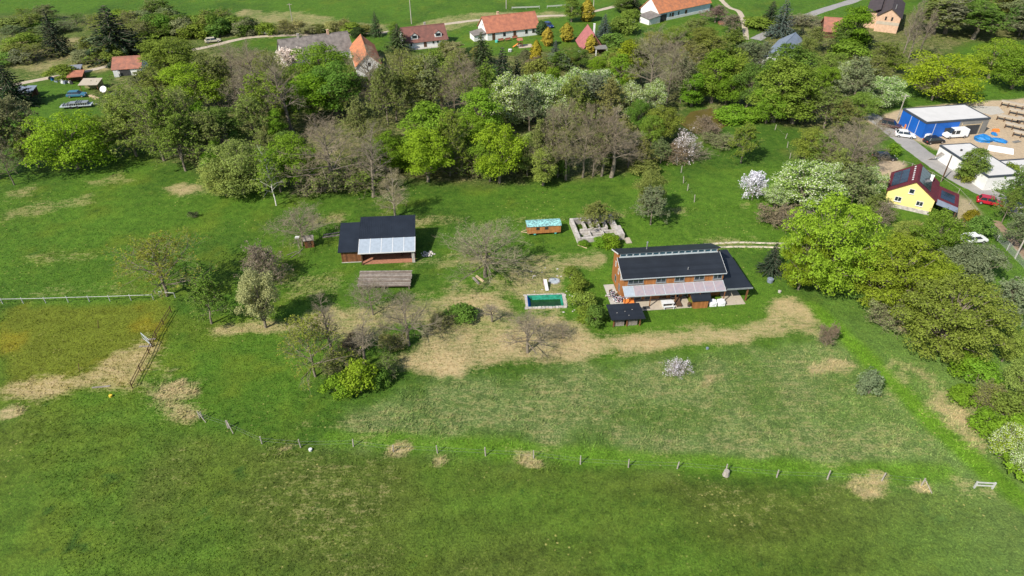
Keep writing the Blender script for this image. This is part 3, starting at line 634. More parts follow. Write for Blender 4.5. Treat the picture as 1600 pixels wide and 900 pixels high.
LEAFCOL = dict(lime=(.275, .375, .030), lime_pale=(.31, .38, .085), fresh=(.20, .335, .030), mid=(.15, .25, .045), olive=(.255, .285, .072), olive_green=(.22, .30, .048), dark=(.058, .10, .032), spruce=(.030, .054, .026),
               blue=(.085, .125, .115), gold=(.31, .25, .03), yellow=(.26, .285, .045), grey=(.29, .25, .185), brown=(.31, .24, .165), greygreen=(.245, .285, .135), white=(.82, .80, .77), pinkish=(.84, .78, .77), bloom=(.29, .40, .10), bronze=(.26, .315, .065), straw=(.40, .39, .15))
WORDS = dict(lime='bright yellow-green', lime_pale='pale yellow-green', fresh='fresh green', mid='mid green', olive='olive', olive_green='olive-green', dark='dark green', spruce='dark', blue='bluish', gold='golden', yellow='yellowish', grey='grey', brown='brown', greygreen='grey-green', white='white', pinkish='pinkish white', bloom='white-flecked green', bronze='bronze-tinted', straw='straw-coloured')
KINDN = dict(bare=('bare_tree', 'leafless tree', 'tree'), bare_slim=('bare_tree', 'slim leafless tree', 'tree'), half=('budding_tree', 'half-leafed tree', 'tree'), half_slim=('budding_tree', 'slim half-leafed tree', 'tree'), birch=('birch_tree', 'white-stemmed birch', 'tree'),
             bare_pale=('bare_tree', 'pale-stemmed leafless tree', 'tree'), fruit=('fruit_tree', 'gnarled orchard tree with sparse buds', 'tree'), blossom=('blossom_tree', 'blossoming tree', 'tree'), blossom_bush=('blossom_bush', 'blossoming bush', 'bush'),
             leafy=('leafy_tree', 'round-crowned tree', 'tree'), big_leafy=('leafy_tree', 'broad dense tree', 'tree'), willow=('willow_tree', 'soft-crowned willow', 'tree'), tall=('leafy_tree', 'tall oval tree', 'tree'), cherry=('bird_cherry_tree', 'bird cherry tree', 'tree'),
             sparse=('budding_tree', 'thinly leafed tree', 'tree'), blossom_sparse=('blossom_bush', 'thin blossoming sapling', 'bush'), shrub=('leafy_shrub', 'leafy shrub', 'shrub'), twig_shrub=('twiggy_shrub', 'twiggy shrub', 'shrub'), spruce=('spruce_tree', 'spruce', 'tree'), thuja=('thuja_tree', 'columnar thuja', 'tree'))
trnd = random.Random(12); AUTO = []
LAND = [('barn', 590, 400), ('site wagon', 850, 368), ('masonry ruin', 930, 375), ('grey roofed farmhouse', 490, 100), ('orange gabled barn', 568, 112), ('dormer cottage', 665, 75), ('red tiled farmhouse', 800, 62), ('pink-roofed cabin', 918, 72), ('brown pond', 1100, 190),
        ('orange roofed house', 1062, 36), ('slate roofed house', 1228, 100), ('brick villa', 1392, 50), ('rusty roofed outbuilding', 1302, 60), ('blue workshop', 1460, 212), ('white garage', 1530, 280), ('yellow house', 1420, 330), ('teal car', 121, 151), ('red tiled garden house', 196, 118),
        ('cream stripped car', 333, 66), ('white lane car', 412, 53), ('weathered shed', 40, 152), ('net fence', 1573, 391), ('rail gate', 1530, 762), ('timber house', 1050, 465), ('slatted shed', 600, 452), ('white blossoming tree', 1073, 250), ('bright willow', 102, 264), ('huge bright tree', 1312, 452), ('glossy bush', 556, 612), ('white-stemmed birch', 420, 322), ('lone bronze tree', 1018, 336), ('great willow', 1482, 152), ('large bronze tree', 1500, 552), ('red canopy', 1563, 476)]
LANDP = [(n_, G(a_, b_)) for n_, a_, b_ in LAND]
ZONE = {}
def nearest(x, y): return min(LANDP, key=lambda q: math.hypot(q[1][0] - x, q[1][1] - y))[0]
def tree_at(kind, x, y, h, w, col, where, label=None, v=None):
    ps = PROTO[kind]; p = ps[trnd.randrange(len(ps)) if v is None else v % len(ps)]; nm, kw, cat = KINDN[kind]
    lab = label or f"{WORDS[col]} {kw} {where}, nearest the {nearest(x, y)}"
    r = bpy.data.objects.new(nm, None); COL.objects.link(r); r.empty_display_size = .2
    r.location = (x, y, hz(x, y)); r.rotation_euler = (0, 0, trnd.uniform(0, 6.283)); r.scale = (w / p['w'], w / p['w'], h / p['h'])
    tag(r, lab, cat, None if label else f"{WORDS[col]} {kw}s {where}")
    if not label: AUTO.append((r, lab, h))
    j = [trnd.uniform(.92, 1.08), trnd.uniform(.94, 1.08), trnd.uniform(.85, 1.2)]; c = LEAFCOL[col]; k = trnd.uniform(.88, 1.12)
    for n_, me in (('trunk', p['t']), ('crown', p['c'])):
        o = link(n_, me, r); o.color = (*(min(.95, a * b_ * k) for a, b_ in zip(c, j)), 1)
    return r
def T(kind, cx, top, base, w, col, where=None, label=None, v=None):
    X, Y = G(cx, base); h = max(1.0, hgt(cx, base, cx, top)); wm = w * mpp(cx, base)
    d = ray(cx, base * .45 + top * .55); X = d[0] * Y / d[1]
    if kind in ('spruce', 'thuja'): wm *= 1.3
    elif not kind.endswith('slim'): h = max(h - .24 * wm * .5, h * .76)
    return tree_at(kind, X, Y, h, wm, col, where, label, v)

# ------------------------------------------------------------------ building helpers
def window(par, side, u, z, w, h, at=0.0, fm='trim_white', pm='glass', mull=1, name='window', proud=.05, pane='pane', sill=False):
    """frame ring with mullions as one part, the pane its sub-part; side f/b/l/r, u along the wall, at = wall plane"""
    s = -1 if side in 'fl' else 1
    def bx(b, u0, u1, z0, z1, d0, d1):
        a0, a1 = sorted((at + s * d0, at + s * d1))
        return b.box(u0, u1, a0, a1, z0, z1) if side in 'fb' else b.box(a0, a1, u0, u1, z0, z1)
    t = min(.09, w * .14); b = B()
    bx(b, u, u + t, z, z + h, -.02, proud); bx(b, u + w - t, u + w, z, z + h, -.02, proud); bx(b, u + t, u + w - t, z, z + t, -.02, proud); bx(b, u + t, u + w - t, z + h - t, z + h, -.02, proud)
    for k in range(mull): c = u + w * (k + 1) / (mull + 1); bx(b, c - t * .4, c + t * .4, z + t, z + h - t, -.02, proud * .9)
    if sill: bx(b, u - .06, u + w + .06, z - .07, z, -.02, proud + .09)
    f = b.build(name, fm, par); g = B(); bx(g, u + t * .5, u + w - t * .5, z + t * .5, z + h - t * .5, -.01, proud * .45); g.build(pane, pm, f)
    return f
def door(par, side, u, z, w, h, at=0.0, m='wood_dark', fm=None):
    s = -1 if side in 'fl' else 1; b = B(); a0, a1 = sorted((at - s * .02, at + s * .045))
    (b.box(u, u + w, a0, a1, z, z + h) if side in 'fb' else b.box(a0, a1, u, u + w, z, z + h)); d = b.build('door', m, par)
    k = B(); a0, a1 = sorted((at + s * .045, at + s * .10)); uu = u + w * .82
    (k.box(uu, uu + .08, a0, a1, z + h * .48, z + h * .48 + .05) if side in 'fb' else k.box(a0, a1, uu, uu + .08, z + h * .48, z + h * .48 + .05)); k.build('handle', 'steel', d)
    return d
def gable_house(name, label, o, ang, L, D, eave, ridge, wall, roof, over=.35, rt=.14, ridge_y=None, group=None, gw=None):
    r = thing(name, label, 'house', o, ang, group); ry = D / 2 if ridge_y is None else ridge_y
    B().extr([(0, -.4), (0, eave), (ry, ridge - .12), (D, eave), (D, -.4)], 0, L, 'x').build('wall', wall, r)
    sf = (ridge - eave) / ry; sb = (ridge - eave) / (D - ry)
    rb = B(); rb.slab([(-over, -over, eave - over * sf + .06), (L + over, -over, eave - over * sf + .06), (L + over, ry, ridge + .06), (-over, ry, ridge + .06)], rt)
    rb.slab([(-over, ry, ridge + .06), (L + over, ry, ridge + .06), (L + over, D + over, eave - over * sb + .06), (-over, D + over, eave - over * sb + .06)], rt)
    R = rb.build('roof', roof, r)
    B().extr([(ry - .16, ridge + .03), (ry, ridge + .14), (ry + .16, ridge + .03)], -over - .02, L + over + .02, 'x').build('ridge_cap', roof, R)
    return r, R
def chimney(R, x, y, z0, z1, w=.55, m='plaster_brick'):
    c = B(); c.box(x - w / 2, x + w / 2, y - w / 2, y + w / 2, z0, z1); c.box(x - w / 2 - .06, x + w / 2 + .06, y - w / 2 - .06, y + w / 2 + .06, z1, z1 + .1); return c.build('chimney', m, R)
def wp(o, ang, p):
    a = math.radians(ang); return (o[0] + p[0] * math.cos(a) - p[1] * math.sin(a), o[1] + p[0] * math.sin(a) + p[1] * math.cos(a))

# ------------------------------------------------------------------ main house
MO = G(970, 471); MA = 6.0
mh = thing('timber_house', 'long orange timber house with black roof and row of clerestory windows', 'house', MO, MA)
prof = [(0, -.4), (0, 4.27), (3.5, 5.52), (3.5, 6.28), (6.3, 5.05), (6.3, -.4)]
B().extr(prof, .02, 15.28, 'x').build('wall', 'clad', mh)
w = B(); w.extr(prof, 0, .018, 'x'); w.build('gable_cladding', 'clad_side', mh); w = B(); w.extr(prof, 15.282, 15.30, 'x'); w.build('gable_cladding', 'clad_side', mh)
fr = B(); fr.slab([(-.25, -.30, 4.325), (15.55, -.30, 4.325), (15.55, 3.49, 5.62), (-.25, 3.49, 5.62)], .14); FR = fr.build('front_roof', 'roof_black', mh)
t = B(); t.slab([(-.29, -.33, 4.34), (-.255, -.33, 4.34), (-.255, 3.49, 5.66), (-.29, 3.49, 5.66)], .2); t.build('barge_board', 'trim_white', FR)
t = B(); t.slab([(15.555, -.33, 4.34), (15.59, -.33, 4.34), (15.59, 3.49, 5.66), (15.555, 3.49, 5.66)], .2); t.build('barge_board', 'trim_white', FR)
t = B(); t.box(-.25, 15.55, -.40, -.306, 4.18, 4.29); t.build('gutter', 'frame_steel', FR)
rr = B(); rr.slab([(-.25, 3.30, 6.52), (15.55, 3.30, 6.52), (15.55, 6.85, 5.02), (-.25, 6.85, 5.02)], .14); RR = rr.build('rear_roof', 'roof_black', mh)
t = B(); t.slab([(-.29, 3.25, 6.56), (-.255, 3.25, 6.56), (-.255, 6.88, 5.03), (-.29, 6.88, 5.03)], .2); t.build('barge_board', 'trim_white', RR)
t = B(); t.tube((4.7, 5.2, 5.5), (4.7, 5.2, 6.9), .09, .09, 8); t.tube((4.7, 5.2, 6.9), (4.7, 5.2, 7.0), .15, .13, 8); t.build('flue_pipe', 'steel', RR)
t = B(); t.tube((9.9, .7, 4.5), (9.9, .7, 5.05), .08, .08, 8); t.build('vent_pipe', 'steel', FR)
cb = B(); cb.box(0.02, 15.28, 3.38, 3.499, 5.60, 5.70); cb.box(.02, 15.28, 3.40, 3.499, 6.26, 6.34); cb.build('clerestory_rail', 'frame_steel', mh)
for k in range(15): window(mh, 'f', .15 + k * 1.0, 5.705, .98, .55, 3.5, 'frame_steel', 'glass_blue', 0, 'clerestory_window', .08)
for u, n_, wd in ((.75, 3, 2.35), (5.0, 2, 1.5), (7.8, 2, 1.5), (10.8, 2, 1.55), (13.7, 2, 1.35)): window(mh, 'f', u, 3.12, wd, .85, 0, 'frame_grey', 'glass', n_ - 1, 'window', .06, sill=True)
for u in (1.0, 2.6, 4.4): window(mh, 'l', u, 3.1 if u < 3 else 3.3, .45, .9, 0, 'trim_white', 'glass', 0)
for u in (1.2, 3.6): window(mh, 'l', u, .9, .8, 1.1, 0, 'frame_grey', 'glass', 0)
for u, ww in ((2.0, 1.1), (3.6, .9), (7.6, 1.3), (9.4, .9)): window(mh, 'f', u, .15, ww, 2.0, 0, 'frame_grey', 'glass', 0, 'glazed_door', .06)
door(mh, 'f', 5.9, .1, 1.0, 2.05, 0, 'wood_dark')
cn = B()
for k in range(11): x = .0 + k * 1.53; cn.slab([(x - .04, -1.75, 2.20), (x + .04, -1.75, 2.20), (x + .04, -.02, 2.84), (x - .04, -.02, 2.84)], .07)
cn.box(-.05, 15.35, -1.82, -1.74, 2.07, 2.21); cn.box(-.05, 15.35, -.10, -.02, 2.76, 2.83)
CN = cn.build('canopy_frame', 'frame_steel', mh)
for k in range(10):
    x0 = .045 + k * 1.53; p = B(); p.slab([(x0, -1.74, 2.185), (x0 + 1.44, -1.74, 2.185), (x0 + 1.44, -.11, 2.785), (x0, -.11, 2.785)], .02); p.build('canopy_pane', 'poly_pink' if k else 'poly', CN)
for x in (.1, 3.9, 7.7, 11.4, 15.2): q = B(); q.box(x - .06, x + .06, -1.80, -1.68, -.1, 2.08); q.build('canopy_post', 'wood_brown', mh)
# porch store under the canopy
B().box(10.2, 12.4, -2.9, -1.1, -.1, 1.45).build('porch_store', 'clad', mh)
q = B(); q.slab([(9.9, -3.05, 1.48), (12.7, -3.05, 1.48), (13.2, -.9, 1.98), (10.0, -.9, 1.98)], .1); q.build('porch_store_roof', 'roof_black', mh)
# carport wing
q = B(); q.slab([(15.32, -2.0, 2.62), (19.2, -2.0, 2.62), (18.9, 7.9, 2.95), (15.32, 7.9, 2.95)], .2); CP = q.build('carport_roof', 'roof_black', mh)
q = B(); q.box(15.32, 19.25, -2.06, -2.005, 2.38, 2.66); q.build('fascia', 'frame_grey', CP)
for x, y in ((18.7, -1.7), (18.7, 2.6), (18.5, 7.4), (15.6, 7.4)): q = B(); q.box(x - .1, x + .1, y - .1, y + .1, -.2, 2.5); q.build('carport_post', 'wood_brown', mh)
B().box(15.32, 18.4, 4.0, 4.15, -.2, 2.45).build('carport_wall', 'wood_dark', mh)
def lpad(name, o, ang, x0, x1, y0, y1, m, z1=.08, kind='structure'):
    b = B(); b.box(x0, x1, y0, y1, -.25, z1); q = b.build(name, m); q.location = (*o, hz(*o)); q.rotation_euler = (0, 0, math.radians(ang)); return tag(q, kind=kind)
lpad('terrace', MO, MA, -.1, 10.1, -2.6, -.02, 'cream', .09); lpad('side_pavement', MO, MA, -1.7, -.1, -1.8, 4.4, 'slab', .07); lpad('carport_floor', MO, MA, 15.4, 18.4, -2.6, 3.9, 'cream', .06)
# things on the terrace
def put(name, label, cat, o, ang, p, z=None, group=None): x, y = wp(o, ang, p); return thing(name, label, cat, (x, y, (hz(x, y) if z is None else z)), ang, group)
mz = hz(*MO) + .09
e = put('garden_table', 'white garden table with benches on the timber house terrace', 'table', MO, MA, (6.6, -1.9), mz)
B().box(-.9, .9, -.4, .4, .68, .74).build('tabletop', 'trim_white', e)
for x in (-.75, .75): B().box(x - .04, x + .04, -.32, .32, 0, .68).build('leg', 'trim_white', e)
for i, y in enumerate((-.75, .75)):
    bch = put('garden_bench', 'white bench on the %s side of the garden table' % ('lawn', 'house')[i], 'bench', MO, MA, (6.6, -1.9 + y), mz, 'benches at the garden table'); B().box(-.85, .85, -.14, .14, .40, .46).build('seat', 'trim_white', bch)
    for x in (-.7, .7): B().box(x - .04, x + .04, -.12, .12, 0, .40).build('leg', 'trim_white', bch)
e = put('deck_chair', 'dark slatted lounger beside the garden table', 'chair', MO, MA, (8.3, -1.7), mz); B().slab([(-.35, -.8, .35), (.35, -.8, .35), (.35, .3, .35), (-.35, .3, .35)], .05).build('seat', 'wood_dark', e)
B().slab([(-.35, .3, .35), (.35, .3, .35), (.35, .75, .85), (-.35, .75, .85)], .05).build('backrest', 'wood_dark', e); [B().box(a_, a_ + .06, -.7, .6, 0, .3).build('leg', 'wood_dark', e) for a_ in (-.33, .27)]
e = put('door_mat', 'black mat lying on the terrace slabs', 'mat', MO, MA, (3.4, -2.0), mz + .002); q = B(); q.box(-.5, .5, -.32, .32, 0, .03); q.box(-.46, .46, -.28, .28, .03, .04); q.build('pile', 'dark_grey', e)
e = put('orange_parasol', 'orange fabric folded over a bench at the house corner', 'bench', MO, MA, (.9, -1.2), mz); e.name = 'covered_bench'; B().box(-.8, .8, -.25, .25, .42, .5).build('cover', 'orange_paint', e); B().slab([(-.8, .25, .5), (.8, .25, .5), (.8, .35, .95), (-.8, .35, .95)], .05).build('backrest', 'orange_paint', e); [B().box(a_, a_ + .08, -.2, .2, 0, .42).build('leg', 'wood_brown', e) for a_ in (-.7, .62)]
for i, x in enumerate((13.35, 14.65)):
    e = put('bulk_bag', 'white fabric bulk bag between porch store and carport' , 'bag', MO, MA, (x, -2.3), None, 'white bulk bags by the carport')
    q = B(); q.blob((0, 0, .5), .62, .55, .55, 3 + i, .07, 0, 10, 7); q.box(-.5, .5, -.42, .42, .0, .75); q.build('sack', 'fabric_white', e); q = B(); q.tube((-.45, 0, .9), (.45, 0, .95), .04); q.build('strap', 'fabric_white', e)
for i, (x, y) in enumerate(((-1.1, 2.0), (-.5, .9), (9.75, -2.35))):
    e = put('plant_pot', ('dark pot on the side pavement away from the terrace', 'dark pot on the side pavement nearer the house corner', 'dark pot at the terrace end by the porch store')[i], 'pot', MO, MA, (x, y), mz - .01); B().tube((0, 0, 0), (0, 0, .4), .2, .28, 10).build('pot', 'dark_grey', e); B().blob((0, 0, .52), .28, .28, .22, i, .3).build('plant', 'wood_dark', e)

# ------------------------------------------------------------------ small black-roofed shelter
SO = G(957, 511); e = thing('log_shelter', 'small open shelter with black roof below the timber house', 'shelter', SO, 5)
q = B(); q.slab([(-.35, -.45, 1.62), (4.55, -.45, 1.62), (4.3, 2.7, 2.05), (-.55, 2.7, 2.05)], .13); RF = q.build('roof', 'roof_black', e)
for i, (x, y) in enumerate(((.7, .9), (1.9, 1.1), (2.3, .3), (3.0, 1.4))): q = B(); q.blob((x, y, 1.62 + (y + .45) * .137 + .03), .09, .06, .05, i); q.build('leaf_litter', 'stone_grey', RF)
for x in (.15, 2.05, 3.95):
    for y in (.05, 2.3): q = B(); q.box(x - .09, x + .09, y - .09, y + .09, -.3, 1.66 if y < 1 else 1.95); q.build('post', 'wood_brown', e)
B().box(.05, 4.05, 2.41, 2.48, -.2, 1.85).build('back_wall', 'wood_dark', e)
for i, (x0, x1) in enumerate(((.3, 1.9), (2.2, 3.8))):
    s = put('firewood_stack', 'grey split firewood stacked in the %s bay of the small shelter' % ('pool-side', 'house-side')[i], 'firewood', SO, 5, (x0, .35), None, 'firewood stacks in the shelter'); rn = random.Random(i); q = B()
    for zz in range(5):
        for k in range(int((x1 - x0) / .2)): q.tube((.1 + k * .2, -.25 + rn.uniform(-.04, .04), .10 + zz * .19), (.1 + k * .2, .4, .10 + zz * .19), .098, .09, 6)
    q.build('logs', 'wood_grey', s)['kind'] = 'stuff'

# ------------------------------------------------------------------ barn
BO = G(534, 411); BA = 5
e = thing('barn', 'barn with dark sheet roof and clear panels over an open brick porch', 'barn', BO, BA)
B().extr([(.05, -.3), (.05, 2.18), (6, 3.68), (6, -.3)], .1, 3.4, 'x').build('left_wall', 'wood_brown', e)
B().extr([(2.3, -.3), (2.3, 3.05), (6.3, 4.28), (6.3, -.3)], 3.42, 11.75, 'x').build('back_room_wall', 'wood_brown', e)
q = B(); q.slab([(-.3, -.35, 2.25), (3.75, -.35, 2.25), (3.75, 6.2, 3.92), (-.3, 6.2, 3.92)], .12); q.build('left_roof', 'roof_steel', e)
q = B(); q.slab([(3.0, 1.95, 3.22), (12.1, 1.95, 3.22), (12.1, 6.7, 4.58), (3.0, 6.7, 4.58)], .14); RB = q.build('main_roof', 'roof_steel', e)
q = B()
for k in range(31): x = 3.02 + k * .301; q.slab([(x, 1.95, 3.255), (x + .045, 1.95, 3.255), (x + .045, 6.7, 4.615), (x, 6.7, 4.615)], .045)
q.build('seams', 'roof_steel', RB)['kind'] = 'stuff'
q = B()
for k in range(6): x = 3.02 + k * 1.80; q.slab([(x, -1.15, 2.42), (x + .09, -1.15, 2.42), (x + .09, 1.94, 3.21), (x, 1.94, 3.21)], .08)
q.box(3.0, 12.1, -1.22, -1.14, 2.28, 2.43); PF = q.build('panel_frame', 'trim_white', e)
for k in range(5): x0 = 3.115 + k * 1.80; q = B(); q.slab([(x0, -1.13, 2.40), (x0 + 1.70, -1.13, 2.40), (x0 + 1.70, 1.93, 3.18), (x0, 1.93, 3.18)], .02); q.build('clear_panel', 'poly', PF)
B().box(3.42, 11.9, -.75, 2.28, -.3, .06).build('porch_floor', 'brickfloor', e)
q = B(); q.box(11.45, 11.9, -.85, -.4, -.3, 2.33); q.build('pillar', 'stone_pale', e); q = B(); q.box(3.35, 3.55, -.9, -.7, -.3, 2.33); q.build('post', 'wood_dark', e)
door(e, 'f', 6.0, .08, 1.1, 2.0, 2.3, 'wood_dark'); window(e, 'f', 8.4, .9, 1.1, .9, 2.3, 'wood_dark', 'glass', 1)
B().box(0, 3.4, -.02, .04, -.3, .12).build('plinth', 'stone_pale', e)
q = B(); q.box(9.6, 11.2, 1.2, 2.0, .06, .8); s = put('workbench', 'dark workbench under the clear panels of the barn', 'bench', BO, BA, (10.3, 1.5), hz(*BO) + .06); B().box(-.8, .8, -.35, .35, .72, .80).build('top', 'wood_dark', s)
for x in (-.7, .7): B().box(x - .05, x + .05, -.3, .3, 0, .72).build('leg', 'wood_dark', s)
# slatted low shed roof below the barn
e = thing('slatted_shed', 'low shed roofed with grey weathered planks below the barn', 'shed', G(560, 453), 1)
q = B(); 
for x, y, z in ((.1, .1, .55), (7.8, .1, .55), (.1, 2.9, 1.35), (7.8, 2.9, 1.35), (4, .1, .55), (4, 2.9, 1.35)): q = B(); q.box(x - .08, x + .08, y - .08, y + .08, -.3, z); q.build('post', 'wood_grey2', e)
B().box(.05, 7.9, 2.95, 3.02, -.3, 1.3).build('back_wall', 'wood_grey2', e); q = B(); q.slab([(.03, .02, .60), (7.93, .02, .60), (7.93, 3.15, 1.40), (.03, 3.15, 1.40)], .05); q.build('under_roof', 'wood_dark', e)
rn = random.Random(3)
for k in range(11):
    y = -.02 + k * .288; z = .62 + (y) * .2556 + .03; q = B(); a, b_ = rn.uniform(-.14, .02), rn.uniform(-.02, .14); q.slab([(-.05 + a, y, z + rn.uniform(0, .03)), (8.0 + b_, y + rn.uniform(-.03, .03), z + rn.uniform(0, .04)), (8.0 + b_, y + .22, z + .06), (-.05 + a, y + .22, z + .06)], .04); q.build('plank', 'wood_grey' if k % 3 else 'wood_grey2', e)
# privy and clutter left of the barn
e = thing('privy', 'little brown wooden privy with a pale sloping roof', 'shed', G(477, 388), 14); B().extr([(0, -.2), (0, 1.5), (.95, 1.75), (.95, -.2)], 0, 1.5, 'x').build('wall', 'wood_brown', e); q = B(); q.slab([(-.12, -.15, 1.5), (1.62, -.15, 1.5), (1.62, 1.1, 1.85), (-.12, 1.1, 1.85)], .06); q.build('roof', 'wood_grey', e); door(e, 'f', .45, 0, .6, 1.4, 0, 'wood_dark')
e = thing('bird_table', 'post with small white roofed feeder beside the privy', 'feeder', G(467, 383)); B().tube((0, 0, -.3), (0, 0, 1.3), .07).build('post', 'wood_grey', e); B().box(-.3, .3, -.2, .2, 1.3, 1.38).build('tray', 'wood_grey', e); B().slab([(-.35, -.28, 1.6), (.35, -.28, 1.6), (.35, .28, 1.68), (-.35, .28, 1.68)], .05).build('roof', 'trim_white', e); [B().box(a_, a_ + .04, -.15, .15, 1.38, 1.56).build('side', 'wood_grey', e) for a_ in (-.28, .24)]
for i, (px, py, a, l) in enumerate(((462, 398, 60, 2.2), (456, 396, 40, 1.8), (470, 392, 75, 1.5))): e = thing('timber_pole', 'grey pole lying in the grass near the privy', 'pole', G(px, py), a, 'poles lying by the privy'); B().tube((-l / 2, 0, .07), (l / 2, 0, .10), .06, .045).build('pole', 'wood_grey', e)
for i, (px, py, a) in enumerate(((520, 366, 18), (519, 370, 15))): e = thing('timber_beam', 'long grey beam lying behind the barn', 'beam', G(px, py), a, 'beams behind the barn'); B().box(-1.6, 1.6, -.09, .09, 0, .2).build('beam', 'wood_grey', e)
e = thing('stone_heap', 'heap of pale grey stones in the barn shadow', 'stones', G(668, 397)); q = B(); rn = random.Random(5)
for k in range(40): a = rn.uniform(0, 6.28); r_ = rn.random() ** .6; q.blob((math.cos(a) * r_ * 1.25, math.sin(a) * r_ * .8, .05 + .18 * (1 - r_)), rn.uniform(.1, .2), rn.uniform(.1, .2), rn.uniform(.07, .13), k, .25, 0, 6, 4)
q.build('stones', 'stone_pale', e)['kind'] = 'stuff'
for i, (px, py, a, m) in enumerate(((750, 438, -50, 'wood_pale'), (744, 441, 120, 'wood_grey'))): e = thing('felled_log', ('fresh pale squared log under the orchard tree', 'grey squared log under the orchard tree')[i], 'log', G(px, py), a); b = B(); b.box(-.95, .95, -.14, .14, .0, .26); b.build('timber', m, e)

# ------------------------------------------------------------------ wagon
WO = G(824, 369); e = thing('site_wagon', 'brown wooden wagon with flaking turquoise roof', 'wagon', WO, 6); wz = .45
B().box(0, 5.8, 0, 2.1, wz, 1.85).build('body', 'caravan_wood', e)
q = B(); q.extr([(-.12, 1.84), (-.12, 1.90), (.5, 2.06), (1.05, 2.10), (1.6, 2.06), (2.22, 1.90), (2.22, 1.84)], -.1, 5.9, 'x'); q.build('roof', 'turquoise', e)
window(e, 'f', 1.5, 1.15, .6, .5, 0, 'wood_dark', 'glass', 0); window(e, 'f', 3.0, 1.15, .6, .5, 0, 'wood_dark', 'glass', 0); window(e, 'l', .7, 1.1, .6, .5, 0, 'wood_dark', 'glass', 0)
B().box(.1, 5.7, .3, 1.8, wz - .14, wz).build('chassis', 'dark_grey', e)
for x in (1.3, 4.9):
    for y in (.15, 1.9): q = B(); q.tube((x, y - .09, .33), (x, y + .09, .33), .36, .36, 14); wl_ = q.build('wheel', 'tyre', e); q = B(); q.tube((x, y - .10, .33), (x, y + .10, .33), .2, .2, 12); q.build('rim', 'teal', wl_)
q = B(); q.tube((0, .6, .38), (-1.0, 1.05, .3), .05); q.tube((0, 1.5, .38), (-1.0, 1.05, .3), .05); q.build('drawbar', 'wood_pale', e)

# ------------------------------------------------------------------ roofless masonry plot
RO = G(902, 380); RA = 8
e = thing('masonry_ruin', 'roofless pale masonry foundation divided into grassy cells', 'ruin', RO, RA)
def rw(x0, x1, y0, y1, h, m='stone_pale'): q = B(); q.box(x0, x1, y0, y1, -.3, h); return q.build('wall', m, e)
rw(0, .55, 0, 6.6, 1.05); rw(.56, 7.0, 0, .5, .85); rw(.56, 5.4, 6.1, 6.6, 1.05, 'stone_grey'); rw(5.42, 7.6, 5.9, 6.7, 1.25); rw(7.0, 7.6, 3.0, 5.88, 1.2); rw(7.02, 8.2, .02, 2.98, 1.1)
for x in (2.0, 3.2, 4.4, 5.7): rw(x, x + .3, 2.9, 6.08, 1.0); rw(x - .9, x - .02, 2.9, 3.2, .8)
rw(1.3, 2.3, .9, 1.2, .8); rw(2.4, 2.65, .7, 2.4, .8); rw(3.0, 4.6, 1.3, 1.55, .7); rw(4.7, 4.95, .7, 2.4, .8); rw(.57, 6.98, 2.42, 2.7, .55)
rw(8.22, 9.2, -1.3, .4, .15, 'cream')
q = B()
for k in range(24): rn = random.Random(k); q.blob((rn.uniform(1, 6.6), rn.uniform(3.3, 5.9), .12), .3, .3, .22, k, .3)
q.build('weeds', 'wood_dark', e).data.materials[0] = MATS['leaf']
for c in e.children:
    if c.name.startswith('weeds'): c['kind'] = 'stuff'; c.color = (.12, .19, .03, 1)
e2 = put('plank', 'pale plank lying on the grass before the masonry ruin', 'plank', RO, RA, (.6, -1.2)); B().box(-.9, .9, -.08, .08, .0, .06).build('board', 'wood_pale', e2); e2.rotation_euler[2] = math.radians(-35); e2.name = 'loose_plank'

# ------------------------------------------------------------------ pool
PO = (POOL_O[0], POOL_O[1], 0.0); e = thing('garden_pool', 'stone-edged pool with green and blue liner and murky water', 'pool', PO, math.degrees(POOL_A))
q = B()
for (x0, x1, y0, y1) in ((0, POOL_L, -.05, .0), (0, POOL_L, POOL_D, POOL_D + .05), (POOL_L, POOL_L + .05, -.05, POOL_D + .05)): q.box(x0, x1, y0, y1, -1.4, .12)
q.build('liner', 'liner_green', e); B().box(-.05, .0, -.05, POOL_D + .05, -1.4, .12).build('liner_end', 'liner_blue', e)
q = B(); q.slab([(.0, .0, -.02), (.75, .0, -.95), (.75, POOL_D, -.95), (.0, POOL_D, -.02)], .05); q.build('liner_slope', 'liner_blue', e)
q = B(); q.slab([(.7, POOL_D - .5, -.9), (POOL_L, POOL_D - .5, -.9), (POOL_L, POOL_D, .05), (.7, POOL_D, .05)], .05); q.slab([(POOL_L - .35, .0, -.9), (POOL_L, .0, .05), (POOL_L, POOL_D - .5, .05), (POOL_L - .35, POOL_D - .5, -.9)], .05); q.build('liner_slope', 'liner_green', e)
q = B(); q.box(.0, POOL_L, .0, POOL_D, -1.35, -.52); q.build('water', 'water_pool', e)
rn = random.Random(8); q = B(); per = []
x = -.62
while x < POOL_L + .55: w_ = rn.uniform(.4, .75); per += [(x, min(x + w_, POOL_L + .5), -.42 - rn.uniform(0, .12), -.06), (x, min(x + w_, POOL_L + .5), POOL_D + .06, POOL_D + .28 + rn.uniform(0, .08))]; x += w_ + .03
y = -.04
while y < POOL_D: w_ = rn.uniform(.4, .7); per += [(-.46, -.06, y, min(y + w_, POOL_D + .04)), (POOL_L + .06, POOL_L + .5 + rn.uniform(0, .2), y, min(y + w_, POOL_D + .04))]; y += w_ + .03
for (x0, x1, y0, y1) in per: b = B(); zt = .10 + rn.uniform(0, .07); b.extr([(x0, y0), (x1, y0 + rn.uniform(-.03, .03)), (x1 - rn.uniform(0, .05), y1), (x0 + rn.uniform(0, .05), y1)], -.25, zt, 'z'); b.build('coping_stone', rn.choice(['stone_pale', 'stone_pale', 'concrete']), e)
